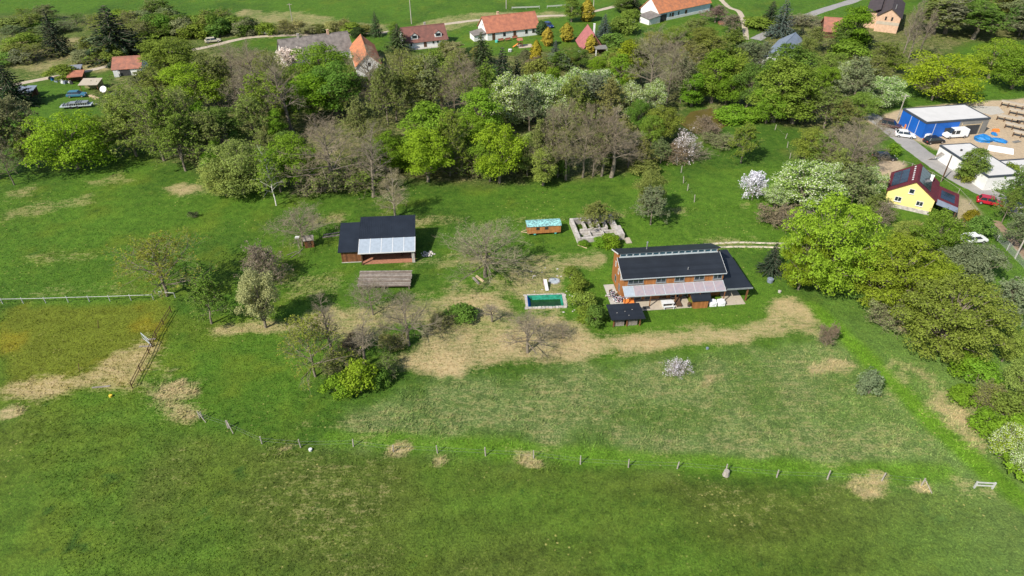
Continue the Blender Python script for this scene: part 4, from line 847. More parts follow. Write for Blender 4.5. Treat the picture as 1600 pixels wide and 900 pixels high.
e = thing('slide', 'small white slide leading down to the pool', 'slide', G(853, 450), 10); q = B(); q.slab([(-.25, -.9, .15), (.25, -.9, .15), (.25, .8, 1.1), (-.25, .8, 1.1)], .05); q.build('chute', 'trim_white', e); q = B(); q.box(-.25, -.2, .72, .8, 0, 1.05); q.box(.2, .25, .72, .8, 0, 1.05); q.box(-.2, .2, .74, .78, .5, .56); q.build('ladder', 'pink', e)
e = thing('trampoline_pad', 'small round grey pond in the turf above the pool', 'pond', G(866, 439)); e.name = 'garden_pond'; b = B(); b.tube((0, 0, -.2), (0, 0, .05), .95, .95, 18); b.build('rim', 'stone_grey', e); b = B(); b.tube((0, 0, 0), (0, 0, .07), .75, .75, 18); b.build('water', 'frame_steel', e)
for i in range(46):
    rn = random.Random(100 + i); px = rn.uniform(830, 900); py = 420 + abs(rn.gauss(0, 14)) if i % 2 else rn.uniform(452, 492); px = rn.uniform(880, 900) if i % 2 == 0 else px
    X, Y = G(px, py); u, v_ = pool_local(np.array([X]), np.array([Y]))
    if -1 < u[0] < POOL_L + 1.2 and -1.2 < v_[0] < POOL_D + .8: continue
    o = B().blob((0, 0, .05), rn.uniform(.1, .22), rn.uniform(.08, .16), rn.uniform(.07, .13), i, .25, 0, 6, 4).build('field_stone', 'stone_pale'); o.location = (X, Y, hz(X, Y)); tag(o, 'pale field stone lying loose around the pool', 'stone', 'field stones around the pool')

# ------------------------------------------------------------------ village and yard buildings
def ridge_house(name, label, A, Bp, zr, D, eave, wall, roof, over=.35, group=None):
    a = G(*A, zr); b = G(*Bp, zr); ang = math.degrees(math.atan2(b[1] - a[1], b[0] - a[0])); L = math.hypot(b[0] - a[0], b[1] - a[1]) - 2 * over
    o = wp(a, ang, (over, -D / 2)); r, R = gable_house(name, label, o, ang, L, D, eave, zr - .1, wall, roof, over)
    return r, R, o, ang, L
def dormer(r, R, x, D, eave, ridge, w=2.1, dz=1.5):
    y0 = D * .07; sl = (ridge - eave) / (D / 2); zb = eave + y0 * sl
    d = B().extr([(x, zb - .1), (x + w, zb - .1), (x + w, zb + dz * .75), (x + w / 2, zb + dz * .75 + w * .36), (x, zb + dz * .75)], y0, y0 + 2.4, 'y').build('dormer', 'plaster_white', R)
    q = B(); zt = zb + dz * .75 + w * .36 + .06; o_ = .16; zl = zb + dz * .75 - o_ * .72 + .06
    q.slab([(x - o_, y0 - .1, zl), (x + w / 2, y0 - .1, zt), (x + w / 2, y0 + 3.0, zt), (x - o_, y0 + 2.2, zl)], .08); q.slab([(x + w / 2, y0 - .1, zt), (x + w + o_, y0 - .1, zl), (x + w + o_, y0 + 2.2, zl), (x + w / 2, y0 + 3.0, zt)], .08); q.build('dormer_roof', 'tile_brown', R)
    q = B(); q.box(x + .35, x + w - .35, y0 - .05, y0 + .02, zb + .35, zb + 1.15); q.build('dormer_window', 'glass', R)
# cottage with two dormers
r, R, o, an, L = ridge_house('cottage', 'white cottage with brown tiled roof and two white dormers', (625, 43), (694, 36), 5.4, 7.4, 1.95, 'plaster_white', 'tile_brown')
dormer(r, R, 2.0, 7.4, 1.95, 5.3); dormer(r, R, 9.3, 7.4, 1.95, 5.3); chimney(R, 7.3, 4.1, 4.8, 6.0, .5, 'concrete')
for u in (1.4, 8.2, 9.6): window(r, 'f', u, .7, .75, .95, 0, 'trim_white', 'glass', 0)
door(r, 'f', 5.6, 0, .9, 1.75); B().box(-.2, L + .2, -1.6, -.02, -.3, .06).build('doorstep', 'slab', r)
# red tiled farmhouse
r, R, o, an, L = ridge_house('farmhouse', 'long white farmhouse with orange-red tiled roof beside the road', (752, 26), (836, 17), 6.2, 8.2, 2.5, 'plaster_white', 'tile_red')
chimney(R, 5.2, 4.4, 5.4, 7.0, .6)
for u in (5.2, 12.6, 15.0):
    if u < L - 1: window(r, 'f', u, .8, .85, 1.1, 0, 'wood_dark', 'glass', 0)
door(r, 'f', 1.6, 0, .95, 2.0); door(r, 'f', 8.6, 0, .95, 2.0); window(r, 'l', 3.6, 3.4, .6, .7, 0, 'trim_white', 'glass', 0)
q = B(); q.slab([(-4.2, .6, 1.7), (-.1, .6, 2.2), (-.1, 5.0, 2.6), (-4.2, 5.0, 1.9)], .12); AN = q.build('annex_roof', 'tile_grey', r); B().box(-4.0, -.02, .9, 4.8, -.3, 1.62).build('annex_wall', 'plaster_white', r)
FARM = (o, an)
# orange roofed long house
r, R, o, an, L = ridge_house('long_house', 'long house with bright orange tiles and pale blue front wall', (1017, -4), (1100, -20), 7.0, 8.6, 3.0, 'plaster_blue', 'tile_orange')
B().extr([(0.01, -.3), (0.01, 3.0), (4.3, 6.8), (8.59, 3.0), (8.59, -.3)], -.06, -.005, 'x').build('gable_wall', 'plaster_white', r)
B().box(.02, L, -.05, -.003, -.3, .85).build('plinth', 'plaster_white', r)
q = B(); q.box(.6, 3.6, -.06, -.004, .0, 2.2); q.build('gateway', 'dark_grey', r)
for u in (5.0, 9.0): window(r, 'f', u, 1.0, .6, 1.1, 0, 'wood_dark', 'glass', 0)
for u in (6.0, 12.4): door(r, 'f', u, 0, 1.0, 2.1)
q = B(); q.slab([(-5.6, -1.2, 1.9), (-.15, -1.2, 2.5), (-.15, 3.8, 3.0), (-5.6, 3.8, 2.4)], .14); q.build('annex_roof', 'tile_grey', r); B().box(-5.2, -.08, -.8, 3.5, -.3, 1.9).build('annex_wall', 'plaster_white', r)
# grey roofed farm
r, R, o, an, L = ridge_house('old_farmhouse', 'long old farmhouse with mossy grey roof behind the trees', (433, 62), (543, 48), 6.4, 8.4, 2.6, 'plaster_white', 'tile_grey'); chimney(R, 5.4, 4.2, 5.6, 7.2, .6, 'concrete'); chimney(R, 13.8, 4.2, 5.6, 7.3, .6)
for u in (2.5, 8, 14, 17.5): window(r, 'f', u, .8, .8, 1.1, 0, 'trim_white', 'glass', 1)
r, R, o, an, L = ridge_house('gabled_barn', 'white gabled barn with orange tiles next to the grey roofed farmhouse', (574, 84), (563, 53), 6.0, 6.6, 3.0, 'plaster_white', 'tile_orange'); window(r, 'l', 2.7, 2.6, .8, 1.0, 0, 'wood_dark', 'glass', 0)
# A-frame cabin
r, R, o, an, L = ridge_house('cabin', 'small cabin with steep pink-red roof among golden thujas', (929, 54), (918, 38), 5.3, 6.4, 1.0, 'wood_dark', 'roof_pink', .3); window(r, 'l', 2.4, 1.5, 1.4, 1.2, 0, 'wood_dark', 'glass', 1); chimney(R, L - 2.2, 1.6, 3.0, 6.0, .5, 'plaster_white')
q = B(); q.slab([(-3.2, -.4, 2.0), (-.1, -.4, 2.2), (-.1, 3.2, 2.2), (-3.2, 3.2, 2.0)], .12); q.build('porch_roof', 'board_grey', r)
for x, y in ((-3.0, -.2), (-3.0, 3.0)): q = B(); q.box(x - .12, x + .12, y - .12, y + .12, -.2, 1.95); q.build('porch_post', 'plaster_white', r)
# brick villa
r, R, o, an, L = ridge_house('brick_villa', 'tall brick villa with dark roof and cream band', (1394, 13), (1400, -10), 7.4, 6.6, 5.0, 'plaster_brick', 'tile_dark', .45)
q = B(); q.box(-.05, -.003, .02, 6.58, 2.3, 3.2); q.build('band', 'cream', r)
for u in (2.1, 3.9): window(r, 'l', u, 3.6, .55, 1.15, 0, 'wood_dark', 'glass', 0)
window(r, 'b', 1.5, 3.5, .7, 1.1, 6.6, 'trim_white', 'glass', 0); window(r, 'b', 1.5, .8, .7, 1.2, 6.6, 'trim_white', 'glass', 0)
B().extr([(6.58, -.3), (6.58, 4.6), (10, 4.6), (10, -.3)], 3.2, L, 'x').build('wing_wall', 'plaster_brick', r); q = B(); q.slab([(2.9, 6.3, 6.2), (L + .3, 6.3, 6.2), (L + .3, 10.4, 4.55), (2.9, 10.4, 4.55)], .15); q.build('wing_roof', 'tile_dark', r)
q = B(); q.tube((3.0, 2.2, 5.8), (3.0, 2.2, 7.9), .13, .13, 8); q.build('flue_pipe', 'steel', R)
# rust roofed outbuilding and slate house
r, R, o, an, L = ridge_house('outbuilding', 'outbuilding with broad rusty tile roof below the upper road', (1288, 26), (1318, 28), 5.0, 10, 2.0, 'wood_dark', 'tile_rust', .4)
plain('slate_blue', (.20, .235, .29), .6, .2, .8); r, R, o, an, L = ridge_house('slate_house', 'white house with blue-grey slate roof half hidden by a green tree', (1215, 80), (1243, 50), 5.2, 7.6, 2.6, 'plaster_white', 'slate_blue', .35); window(r, 'l', 4.8, 1.2, .9, 1.2, 0, 'wood_dark', 'glass', 1); window(r, 'l', 1.6, 1.2, .9, 1.2, 0, 'wood_dark', 'glass', 1); window(r, 'b', 2.5, 1.0, .9, 1.2, 7.6, 'wood_dark', 'glass', 1)
# sheds of the left garden
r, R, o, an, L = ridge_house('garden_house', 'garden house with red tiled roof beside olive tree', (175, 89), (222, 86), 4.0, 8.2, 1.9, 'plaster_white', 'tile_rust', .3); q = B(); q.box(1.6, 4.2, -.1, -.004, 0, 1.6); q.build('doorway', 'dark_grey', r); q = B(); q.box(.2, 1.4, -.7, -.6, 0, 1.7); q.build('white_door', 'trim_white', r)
def lean_shed(name, label, p, ang, L, D, h0, h1, wall, roof, open_=False):
    e = thing(name, label, 'shed', G(*p), ang); B().extr([(0 if not open_ else D * .7, -.2), (0 if not open_ else D * .7, h0), (D, h1), (D, -.2)], 0, L, 'x').build('wall', wall, e)
    if open_:
        for x in (.1, L - .1): q = B(); q.box(x - .07, x + .07, .03, .17, -.2, h0); q.build('post', 'wood_brown', e)
    q = B(); q.slab([(-.2, -.25, h0 + .02), (L + .2, -.25, h0 + .02), (L + .2, D + .2, h1 + .12), (-.2, D + .2, h1 + .12)], .1); q.build('roof', roof, e); return e
lean_shed('tool_shed', 'shed with sun-bleached olive felt roof behind the teal car', (127, 143), 4, 4.4, 3.4, 1.7, 2.1, 'wood_dark', 'membrane_moss' if 'membrane_moss' in MATS else 'cream', True).children[-1].data.materials[0] = plain('felt_olive', (.30, .27, .13), .9, .25, 1)
lean_shed('red_shed', 'shed with red painted roof by the village lane', (109, 131), 16, 3.4, 3.4, 1.7, 2.2, 'wood_dark', 'red_roof' if 'red_roof' in MATS else 'tile_red', True)
lean_shed('tarp_shed', 'shed with silver sheet roof behind the red roofed shed', (109, 119), 14, 3.0, 2.6, 1.6, 2.0, 'wood_dark', 'steel')
lean_shed('old_shed', 'weathered shed with grey-blue roof in the spruce shade', (28, 154), 6, 3.8, 3.0, 1.6, 2.0, 'wood_dark', 'slate_blue', True)
# yellow house
r, R, o, an, L = ridge_house('yellow_house', 'yellow rendered house with maroon metal roof and solar panels', (1432.7, 283.3), (1438.7, 255), 6.0, 7.7, 3.25, 'plaster_yellow', 'tile_maroon', .32)
YO = (o, an, L); D = 7.7; sl_ = (5.9 - 3.25) / (D / 2)
for y, z, w_, mu in ((5.1, 1.35, 1.15, 1), (1.55, 1.35, 1.15, 1), (3.55, 3.35, .9, 0)): window(r, 'l', y, z, w_, .95, 0, 'trim_white', 'glass', mu, proud=.06, sill=True)
def on_roof(side, x0, x1, t0, t1, lift=.10):
    f = lambda t: ((D / 2) * t, 3.25 + (5.9 - 3.25) * t + lift + .06)
    (y0, z0), (y1, z1) = f(t0), f(t1)
    if side == 'b': return [(x1, D - y0, z0), (x0, D - y0, z0), (x0, D - y1, z1), (x1, D - y1, z1)]
    return [(x0, y0, z0), (x1, y0, z0), (x1, y1, z1), (x0, y1, z1)]
for k in range(4):
    for j in range(2): q = B(); q.slab(on_roof('b', .9 + k * 1.55, 2.4 + k * 1.55, .06 + j * .30, .345 + j * .30), .04); q.build('solar_panel', 'solar', R)
for k in range(5): q = B(); q.slab(on_roof('f', .7 + k * 1.4, 2.05 + k * 1.4, .30, .88), .04); q.build('solar_panel', 'solar', R)
for k in range(7): q = B(); q.slab(on_roof('b', .9 + k * 1.0, 1.25 + k * 1.0, .80, .86, .14), .08); q.build('snow_guard', 'trim_white', R)
q = B(); q.slab([(1.2, -3.9, 2.15), (6.8, -3.9, 2.15), (6.8, -.35, 3.0), (1.2, -.35, 3.0)], .12); LT = q.build('lean_to_roof', 'tile_maroon', r)
for k in range(2): q = B(); q.slab([(1.9 + k * 1.75, -3.2, 2.36), (3.55 + k * 1.75, -3.2, 2.36), (3.55 + k * 1.75, -.8, 2.935), (1.9 + k * 1.75, -.8, 2.935)], .04); q.build('solar_panel', 'solar', LT)
q = B(); q.slab([(-.4, -3.9, 1.95), (1.15, -3.9, 2.1), (1.15, -.35, 2.9), (-.4, -.35, 2.6)], .08); q.build('awning', 'slate_blue', r)
for x, y in ((-.2, -3.7), (6.6, -3.7), (3.2, -3.7)): q = B(); q.box(x - .08, x + .08, y - .08, y + .08, -.3, 2.1); q.build('post', 'wood_dark', r)
B().box(6.5, 6.65, -3.6, -.02, -.3, 2.1).build('lean_to_wall', 'wood_dark', r); chimney(R, 5.4, 1.4, 4.0, 5.2, .5, 'plaster_white')
B().box(-.05, -.003, .02, D - .02, -.4, .75).build('plinth', 'stone_pale', r)
# blue workshop
UO = G(1448, 191.7, 3.6); e = thing('workshop', 'flat-roofed workshop wrapped in blue sheeting with white roof', 'building', UO, 9.5); UL, UD, UH = 15.6, 8.2, 3.6
B().box(0.02, 8.4, .02, UD - .02, -.4, UH - .1).build('blue_walls', 'blue_sheet', e); B().box(8.42, UL - .02, .02, UD - .02, -.4, UH - .1).build('grey_walls', 'board_grey', e)
q = B(); q.box(.25, UL - .25, .25, UD - .25, UH - .09, UH + .06); q.build('roof', 'roof_membrane', e)
q = B(); q.box(-.08, UL + .08, -.08, .24, UH - .25, UH + .12); q.box(-.08, UL + .08, UD - .24, UD + .08, UH - .25, UH + .12); q.box(-.08, .24, .25, UD - .25, UH - .25, UH + .12); q.box(UL - .24, UL + .08, .25, UD - .25, UH - .25, UH + .12); q.build('parapet', 'membrane_edge', e)
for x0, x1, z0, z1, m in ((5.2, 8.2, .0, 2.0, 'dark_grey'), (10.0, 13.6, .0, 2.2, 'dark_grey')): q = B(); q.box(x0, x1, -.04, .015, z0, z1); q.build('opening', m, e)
for x in (2.4,): q = B(); q.box(x, x + .08, -.03, .015, 0, 3.2); q.build('batten', 'trim_white', e)
for y in (2.2, 4.8): q = B(); q.box(-.03, .015, y, y + .08, 0, 3.2); q.build('batten', 'trim_white', e)
for x in (9.0, 13.9): q = B(); q.box(x, x + .14, -.06, .0, 0, 2.9); q.build('timber_stud', 'wood_pale', e)
q = B(); q.box(9.0, 14.04, -.06, .0, 2.3, 2.45); q.build('lintel', 'wood_pale', e)
# white flat-roofed garage
VO = G(1545, 276, 3.0); e = thing('flat_garage', 'long white garage with flat membrane roof along the asphalt road', 'building', VO, 8); VL, VD, VH = 6.8, 14.4, 3.0
B().box(.02, VL - .02, .02, VD - .02, -.4, VH - .1).build('wall', 'plaster_white', e); q = B(); q.box(.22, VL - .22, .22, VD - .22, VH - .09, VH + .05); q.build('roof', 'roof_membrane', e)
q = B(); q.box(-.08, VL + .08, -.08, .21, VH - .22, VH + .1); q.box(-.08, VL + .08, VD - .21, VD + .08, VH - .22, VH + .1); q.box(-.08, .21, .22, VD - .22, VH - .22, VH + .1); q.box(VL - .21, VL + .08, .22, VD - .22, VH - .22, VH + .1); q.build('parapet', 'membrane_edge', e)
q = B(); q.box(2.2, 2.5, 11.0, 11.3, VH + .05, VH + .4); q.build('roof_vent', 'dark_grey', e)
q = B(); q.box(VL, VL + 9, 1.0, 6.5, -.4, 2.4); q.build('annex_wall', 'plaster_white', e); q = B(); q.box(VL + .1, VL + 9.1, .9, 6.6, 2.41, 2.55); q.build('annex_roof', 'roof_membrane', e); q = B(); q.box(VL + .1, VL + 9.1, 6.61, 6.9, 2.3, 2.7); q.build('annex_parapet', 'membrane_edge', e)
for k in range(4): q = B(); q.tube((-1.3 - k * .25, VD - .4, 0), (-.1, VD - 1.2 - k * .3, 2.0), .06); s = q.build('ladder_pole', 'wood_grey', e)
# building-site formwork at the edge of the yard
for k in range(7):
    p = G(1580 + (k % 4) * 13 - (k // 4) * 6, 168 + (k % 4) * 13 + (k // 4) * 22); e = thing('formwork_rack', 'pale concrete formwork rack standing on the sandy building site', 'formwork', p, -38, 'formwork racks on the building site')
    B().box(-2.4, 2.4, -.55, .55, 1.1, 1.3).build('deck', 'cream', e)
    for x in (-2.2, -.75, .75, 2.2): B().box(x - .1, x + .1, -.45, .45, 0, 1.1).build('support', 'wood_dark', e)
for i, (px, py, a, sx, sy, sz, m, lb) in enumerate(((1535, 219, -8, 1.9, 1.7, .9, 'blue_tarp', 'dark blue tarpaulin over a pile behind the white garage'), (1560, 221, -35, 1.7, .9, .55, 'blue_tarp', 'crumpled blue tarpaulin on sand'), (1553, 210, -10, .6, 1.0, .35, 'blue_tarp', 'small blue sheet beside the tarpaulin piles'))):
    e = thing('tarpaulin', lb, 'tarpaulin', G(px, py), a); q = B(); q.blob((0, 0, sz * .3), sx, sy, sz, i + 5, .16, 0, 12, 8); o_ = q.build('sheet', m, e)
e = thing('ground_sheet', 'white sheet spread on the ground behind the white garage', 'sheet', G(1562, 234), -20); q = B(); q.extr([(-2.6, -1.4), (2.2, -1.9), (2.8, 1.2), (-1.8, 1.7)], .02, .16, 'z'); q.build('sheet', 'fabric_white', e)
for i, (px, py, m, lb) in enumerate(((1555, 206, 'orange_paint', 'orange machine part on the sand'), (1588, 222, 'board_grey', 'grey board lying on the sand'), (1450, 214, 'trim_white', 'white panel leaning against the blue workshop'), (1437, 206, 'trim_white', 'white sheet of insulation beside the workshop corner'), (1414, 199, 'orange_paint', 'orange crate by the brown van'), (1408, 189, 'wood_pale', 'stack of pale timber near the workshop'), (1480, 206, 'wood_grey', 'pallet of grey blocks by the white van'))):
    e = thing('building_supply', lb, 'supplies', G(px, py), 20 * i); q = B(); s_ = (.7, 1.0, 1.2, 1.0, .6, .9, .9)[i]; q.box(-s_, s_, -s_ * .4, s_ * .4, 0, (.6, .12, .9, .7, .8, .5, .6)[i]); q.box(-s_ * .8, s_ * .8, -s_ * .3, s_ * .3, (.6, .12, .9, .7, .8, .5, .6)[i], (.6, .12, .9, .7, .8, .5, .6)[i] + .1); q.build('stack', m, e)

# ------------------------------------------------------------------ vehicles
def car(label, p, ang, paint, L=4.3, W=1.75, Hh=1.48, kind='hatch', name='car', sagged=None):
    e = thing(name, label, {'van': 'van', 'suv': 'car'}.get(kind, 'car'), G(*p), ang)
    x0, x1 = -L / 2, L / 2; hw = W / 2
    if kind == 'van': side = [(x0, .35), (x0, 1.55), (x0 + .05, Hh * .97), (x0 + .3, Hh), (x1 - 1.6, Hh), (x1 - .85, 1.15), (x1 - .12, .92), (x1, .6), (x1, .35)]
    elif kind == 'suv': side = [(x0, .4), (x0, .95), (x0 + .25, 1.0), (x1 - 1.25, 1.0), (x1 - .15, .88), (x1, .65), (x1, .38)]
    else: side = [(x0, .35), (x0 + .03, .85), (x0 + .25, .93), (x1 - 1.3, .92), (x1 - .2, .76), (x1, .55), (x1, .32)]
    b = B(); n = len(side)
    vs = [(x, -hw * (1 if z < .9 else .97), z) for x, z in side] + [(x, hw * (1 if z < .9 else .97), z) for x, z in side]
    b.add(vs, [tuple(range(n - 1, -1, -1)), tuple(range(n, 2 * n))] + [(i, (i + 1) % n, n + (i + 1) % n, n + i) for i in range(n)])
    body = b.build('body', paint, e); md = body.modifiers.new('bevel', 'BEVEL'); md.width = .07; md.segments = 2
    if kind != 'van':
        zb = 1.0 if kind == 'suv' else .92; xa, xb = x0 + .28, x1 - 1.15; ta, tb = xa + .40, xb - .62; tw = hw * .78; bw = hw * .95
        q = B(); q.add([(xa, -bw, zb - .01), (xb, -bw, zb - .01), (xb, bw, zb - .01), (xa, bw, zb - .01), (ta, -tw, Hh - .04), (tb, -tw, Hh - .04), (tb, tw, Hh - .04), (ta, tw, Hh - .04)], [(0, 3, 2, 1), (4, 5, 6, 7), (0, 1, 5, 4), (1, 2, 6, 5), (2, 3, 7, 6), (3, 0, 4, 7)]); q.build('window', 'glass', e)
        q = B(); q.box(ta - .05, tb + .05, -tw - .02, tw + .02, Hh - .045, Hh)
        for s in (-1, 1):
            for xm in (.0, .45): 
                xx = xa + (xb - xa) * xm + (.05 if xm == 0 else 0); xt = ta + (tb - ta) * xm; q.tube((xx, s * bw * 1.005, zb), (xt, s * (tw + .01), Hh - .03), .05, .05, 5)
        q.build('roof', paint, e)
    else:
        for s in (-1, 1):
            for u0, u1 in ((x1 - 1.75, x1 - .95), (x1 - 2.9, x1 - 1.95)): a0, a1 = sorted((s * hw * .96, s * (hw * .98 + .012))); q = B(); q.box(u0, u1, a0, a1, 1.1, Hh - .2); q.build('window', 'glass', e)
        q = B(); q.slab([(x1 - .90, -hw * .85, 1.17), (x1 - .90, hw * .85, 1.17), (x1 - 1.58, hw * .85, Hh - .04), (x1 - 1.58, -hw * .85, Hh - .04)], -.03); q.build('windscreen', 'glass', e)
    for x in (x0 + .78, x1 - .82):
        for s in (-1, 1): a0, a1 = s * hw * .78, s * (hw + .02); q = B(); q.tube((x, a0, .33), (x, a1, .33), .33, .33, 12); wq = q.build('wheel', 'tyre', e); q = B(); q.tube((x, a1, .33), (x, a1 + s * .015, .33), .19, .19, 10); q.build('rim', 'steel', wq)
    for s in (-1, 1): a0, a1 = sorted((s * hw * .55, s * hw * .9)); q = B(); q.box(x1 - .06, x1 + .012, a0, a1, .55, .70); q.build('headlight', 'trim_white', e); q = B(); q.box(x0 - .012, x0 + .05, a0, a1, .62, .80); q.build('tail_light', 'red_paint', e)
    return e
car('white car parked on the gravel lane by the bank', (412, 53), 170, 'car_white', 4.3, 1.8, 1.55, 'suv')
car('cream stripped car standing on the village lane', (333, 66), 25, 'car_cream', 4.6, 1.8, 1.45)
car('teal car parked between shed and trailer', (121, 151), 8, 'car_teal', 4.5, 1.8, 1.48)
car('dark blue car beside the farmhouse hedge', (857, 42), -62, 'car_blue', 4.3)
car('brown van-like car parked on gravel by the workshop', (1389, 199), -35, 'car_brown', 4.8, 1.9, 1.75, 'suv')
car('white hatchback with green rear window near the workshop', (1413, 214), -20, 'car_white', 4.2)
car('black car at the corner of blue workshop and garage', (1458, 223), 12, 'car_black', 4.5)
car('white van parked before the workshop openings', (1490, 214), 188, 'car_white', 5.2, 1.95, 2.1, 'van', 'van')
car('black car on the sandy drive above the yellow house', (1381, 249), -4, 'car_black', 4.5, 1.8, 1.5)
car('red car at the edge of the asphalt road', (1545, 319), -27, 'car_red', 4.4)
car('white and red car tucked behind the broad green trees', (1519, 378), 8, 'car_white', 4.3, 1.8, 1.5, 'suv')
car('silver car under the trees by the upper gravel', (1334, 174), 22, 'car_silver', 4.3)
e = thing('flatbed_trailer', 'long grey flatbed trailer loaded with frames beside the teal car', 'trailer', G(122, 168), 12)
B().box(-3.6, 3.4, -1.0, 1.0, .55, .75).build('deck', 'frame_steel', e); q = B(); rn = random.Random(4)
for k in range(12): x = -3.0 + k * .5; q.box(x, x + .12, -.9, .9, .75, .95 + rn.random() * .7)
q.box(-1.5, 2.6, -.8, .8, 1.2, 1.35); q.build('frames', 'steel', e)
for x in (-1.2, .2):
    for y in (-.95, .95): q = B(); q.tube((x, y - .1, .36), (x, y + .1, .36), .36, .36, 12); q.build('wheel', 'tyre', e)
q = B(); q.tube((3.4, 0, .6), (4.6, 0, .5), .06); q.build('drawbar', 'steel', e)
e = thing('satellite_dish', 'large round white dish standing in the left garden', 'dish', G(164, 145)); q = B(); q.tube((0, 0, 0), (0, 0, .8), .06); q.build('mast', 'steel', e); q = B(); q.tube((0, -.1, .9), (0, -.28, 1.05), .25, .85, 16); q.build('bowl', 'trim_white', e)
e = thing('quad_bike', 'small white and blue quad bike near the dish', 'quad', G(179, 151), 30); B().box(-.7, .7, -.35, .35, .4, .7).build('body', 'car_white', e); B().box(-.6, .1, -.2, .2, .7, .88).build('seat', 'car_blue', e)
for x in (-.5, .5):
    for y in (-.45, .45): q = B(); q.tube((x, y - .1, .25), (x, y + .1, .25), .25, .25, 10); q.build('wheel', 'tyre', e)
rn = random.Random(9)
for i in range(9): e = thing('junk_item', 'piece of junk in a row beside the olive bush in the left garden', 'junk', G(80 + i * 4 + rn.uniform(-2, 2), 124 + i * .9 + rn.uniform(-2, 2)), rn.uniform(0, 90), 'junk row in the left garden'); q = B(); a, b_, c = (rn.uniform(.3, .6) for _ in range(3)); q.box(-a, a, -b_, b_, 0, c); q.box(-a * .6, a * .5, -b_ * .5, b_ * .6, c, c + .2); q.build('item', rn.choice(['trim_white', 'slate_blue', 'steel', 'blue_tarp', 'dark_grey']), e)
for i in range(4): e = thing('pallet', 'pale timber pallet dumped behind the flatbed trailer', 'pallet', G(140 + i * 4, 150 + i * 1.5), 20 * i, 'pallets behind the trailer'); q = B(); [q.box(-.6, .6, -.4 + k * .2, -.26 + k * .2, .1, .14) for k in range(5)]; q.box(-.6, -.5, -.4, .5, 0, .1); q.box(.5, .6, -.4, .5, 0, .1); q.build('slats', 'wood_pale', e)

# ------------------------------------------------------------------ fences
def post_fence(name, label, pts, h=1.3, r=.07, m='post_wood', wires=(.5, 1.0), wm='wire', lean=.06, n_between=0):
    P = GP(pts); e = thing(name, label, 'fence', P[0]); z0 = hz(*P[0]); rn = random.Random(int(pts[0][0])); tops = []
    for (x, y) in P:
        dx, dy = x - P[0][0], y - P[0][1]; z = hz(x, y) - z0; hh = h * rn.uniform(.85, 1.1); l = (rn.uniform(-lean, lean), rn.uniform(-lean, lean)); q = B(); q.tube((dx, dy, z - .3), (dx + l[0] * hh, dy + l[1] * hh, z + hh), r, r * .85, 7); q.build('post', m, e); tops.append((dx, dy, z))
    for k, (a, b_) in enumerate(zip(tops[:-1], tops[1:])):
        q = B()
        for w_ in wires: q.tube((a[0], a[1], a[2] + w_), (b_[0], b_[1], b_[2] + w_), .006, .006, 3)
        q.build('wire', wm, e)
    return e
post_fence('wire_fence', 'line of leaning wooden posts with wire along the lower meadow', [(318, 655), (356, 668), (409, 692), (470, 698), (552, 697), (615, 706), (684, 708), (759, 713), (834, 716), (907, 725), (982, 730), (1058, 732), (1134, 738), (1214, 745), (1293, 748), (1378, 750), (1440, 757)], 1.35, .085)
e = thing('stump', 'thick grey stump in the lower fence line', 'stump', G(1134, 742)); q = B(); q.tube((0, 0, -.2), (0, 0, .75), .42, .30, 9); q.build('trunk', 'post_wood', e)
e = thing('fence_gate', 'pale timber rail gate at the end of the lower fence', 'gate', G(1522, 762), -4); 
for x in (0, 1.9): B().box(x - .08, x + .08, -.08, .08, -.3, 1.05).build('post', 'post_white', e)
B().box(.08, 1.82, -.05, .05, .85, 1.0).build('rail', 'post_white', e); B().box(.08, 1.82, -.05, .05, .40, .52).build('rail', 'post_white', e)
for i, (px, py, a) in enumerate(((312, 653, -35), (358, 668, -50), (1440, 758, -60))):
    e = thing('fence_brace', ('braced corner post where the lower fence meets the dry tussocks', 'braced post with sagging net at the lower fence bend', 'braced post near the rail gate')[i], 'brace', G(px, py), a); B().tube((0, 0, -.2), (0, 0, 1.25), .07).build('post', 'post_wood', e); B().tube((0, 0, 1.15), (1.25, 0, .05), .045).build('strut', 'post_wood', e)
def rail_fence(label, pts, h=1.1, m='post_white', rails=(.95,), rr=.042, name='rail_fence'):
    P = GP(pts); e = thing(name, label, 'fence', P[0]); z0 = hz(*P[0]); T_ = []
    for (x, y) in P: dx, dy = x - P[0][0], y - P[0][1]; z = hz(x, y) - z0; B().tube((dx, dy, z - .3), (dx, dy, z + h), .06).build('post', m, e); T_.append((dx, dy, z))
    for a, b_ in zip(T_[:-1], T_[1:]):
        for w_ in rails: B().tube((a[0], a[1] - .07, a[2] + w_), (b_[0], b_[1] - .07, b_[2] + w_), rr).build('rail', m, e)
    return e
rail_fence('white single-rail fence along the upper edge of the paddock', [(-60, 479), (-28, 477), (5, 475.5), (37, 474.5), (72, 473.5), (107, 472), (140, 471), (172, 470), (205, 469), (240, 468)])
rail_fence('short white rail near the paddock corner trees', [(250, 463), (274, 465)], .9)
rail_fence('dark rail fence running down the paddock side', [(268, 488), (256, 508), (245, 527), (234, 553), (220, 580), (207, 606)], 1.15, 'wood_dark', (.98, .5), .05)
e = thing('paddock_gate', 'open metal frame gate swung into the paddock', 'gate', G(238, 542), 140); q = B(); [q.tube((0, 0, z), (2.6, 0, z), .035) for z in (.3, 1.2)]; [q.tube((x, 0, .3), (x, 0, 1.2), .035) for x in (0, 1.3, 2.6)]; q.tube((0, 0, .3), (2.6, 0, 1.2), .03); q.build('frame', 'frame_steel', e); B().tube((0, 0, -.2), (0, 0, 1.3), .07).build('post', 'wood_dark', e)
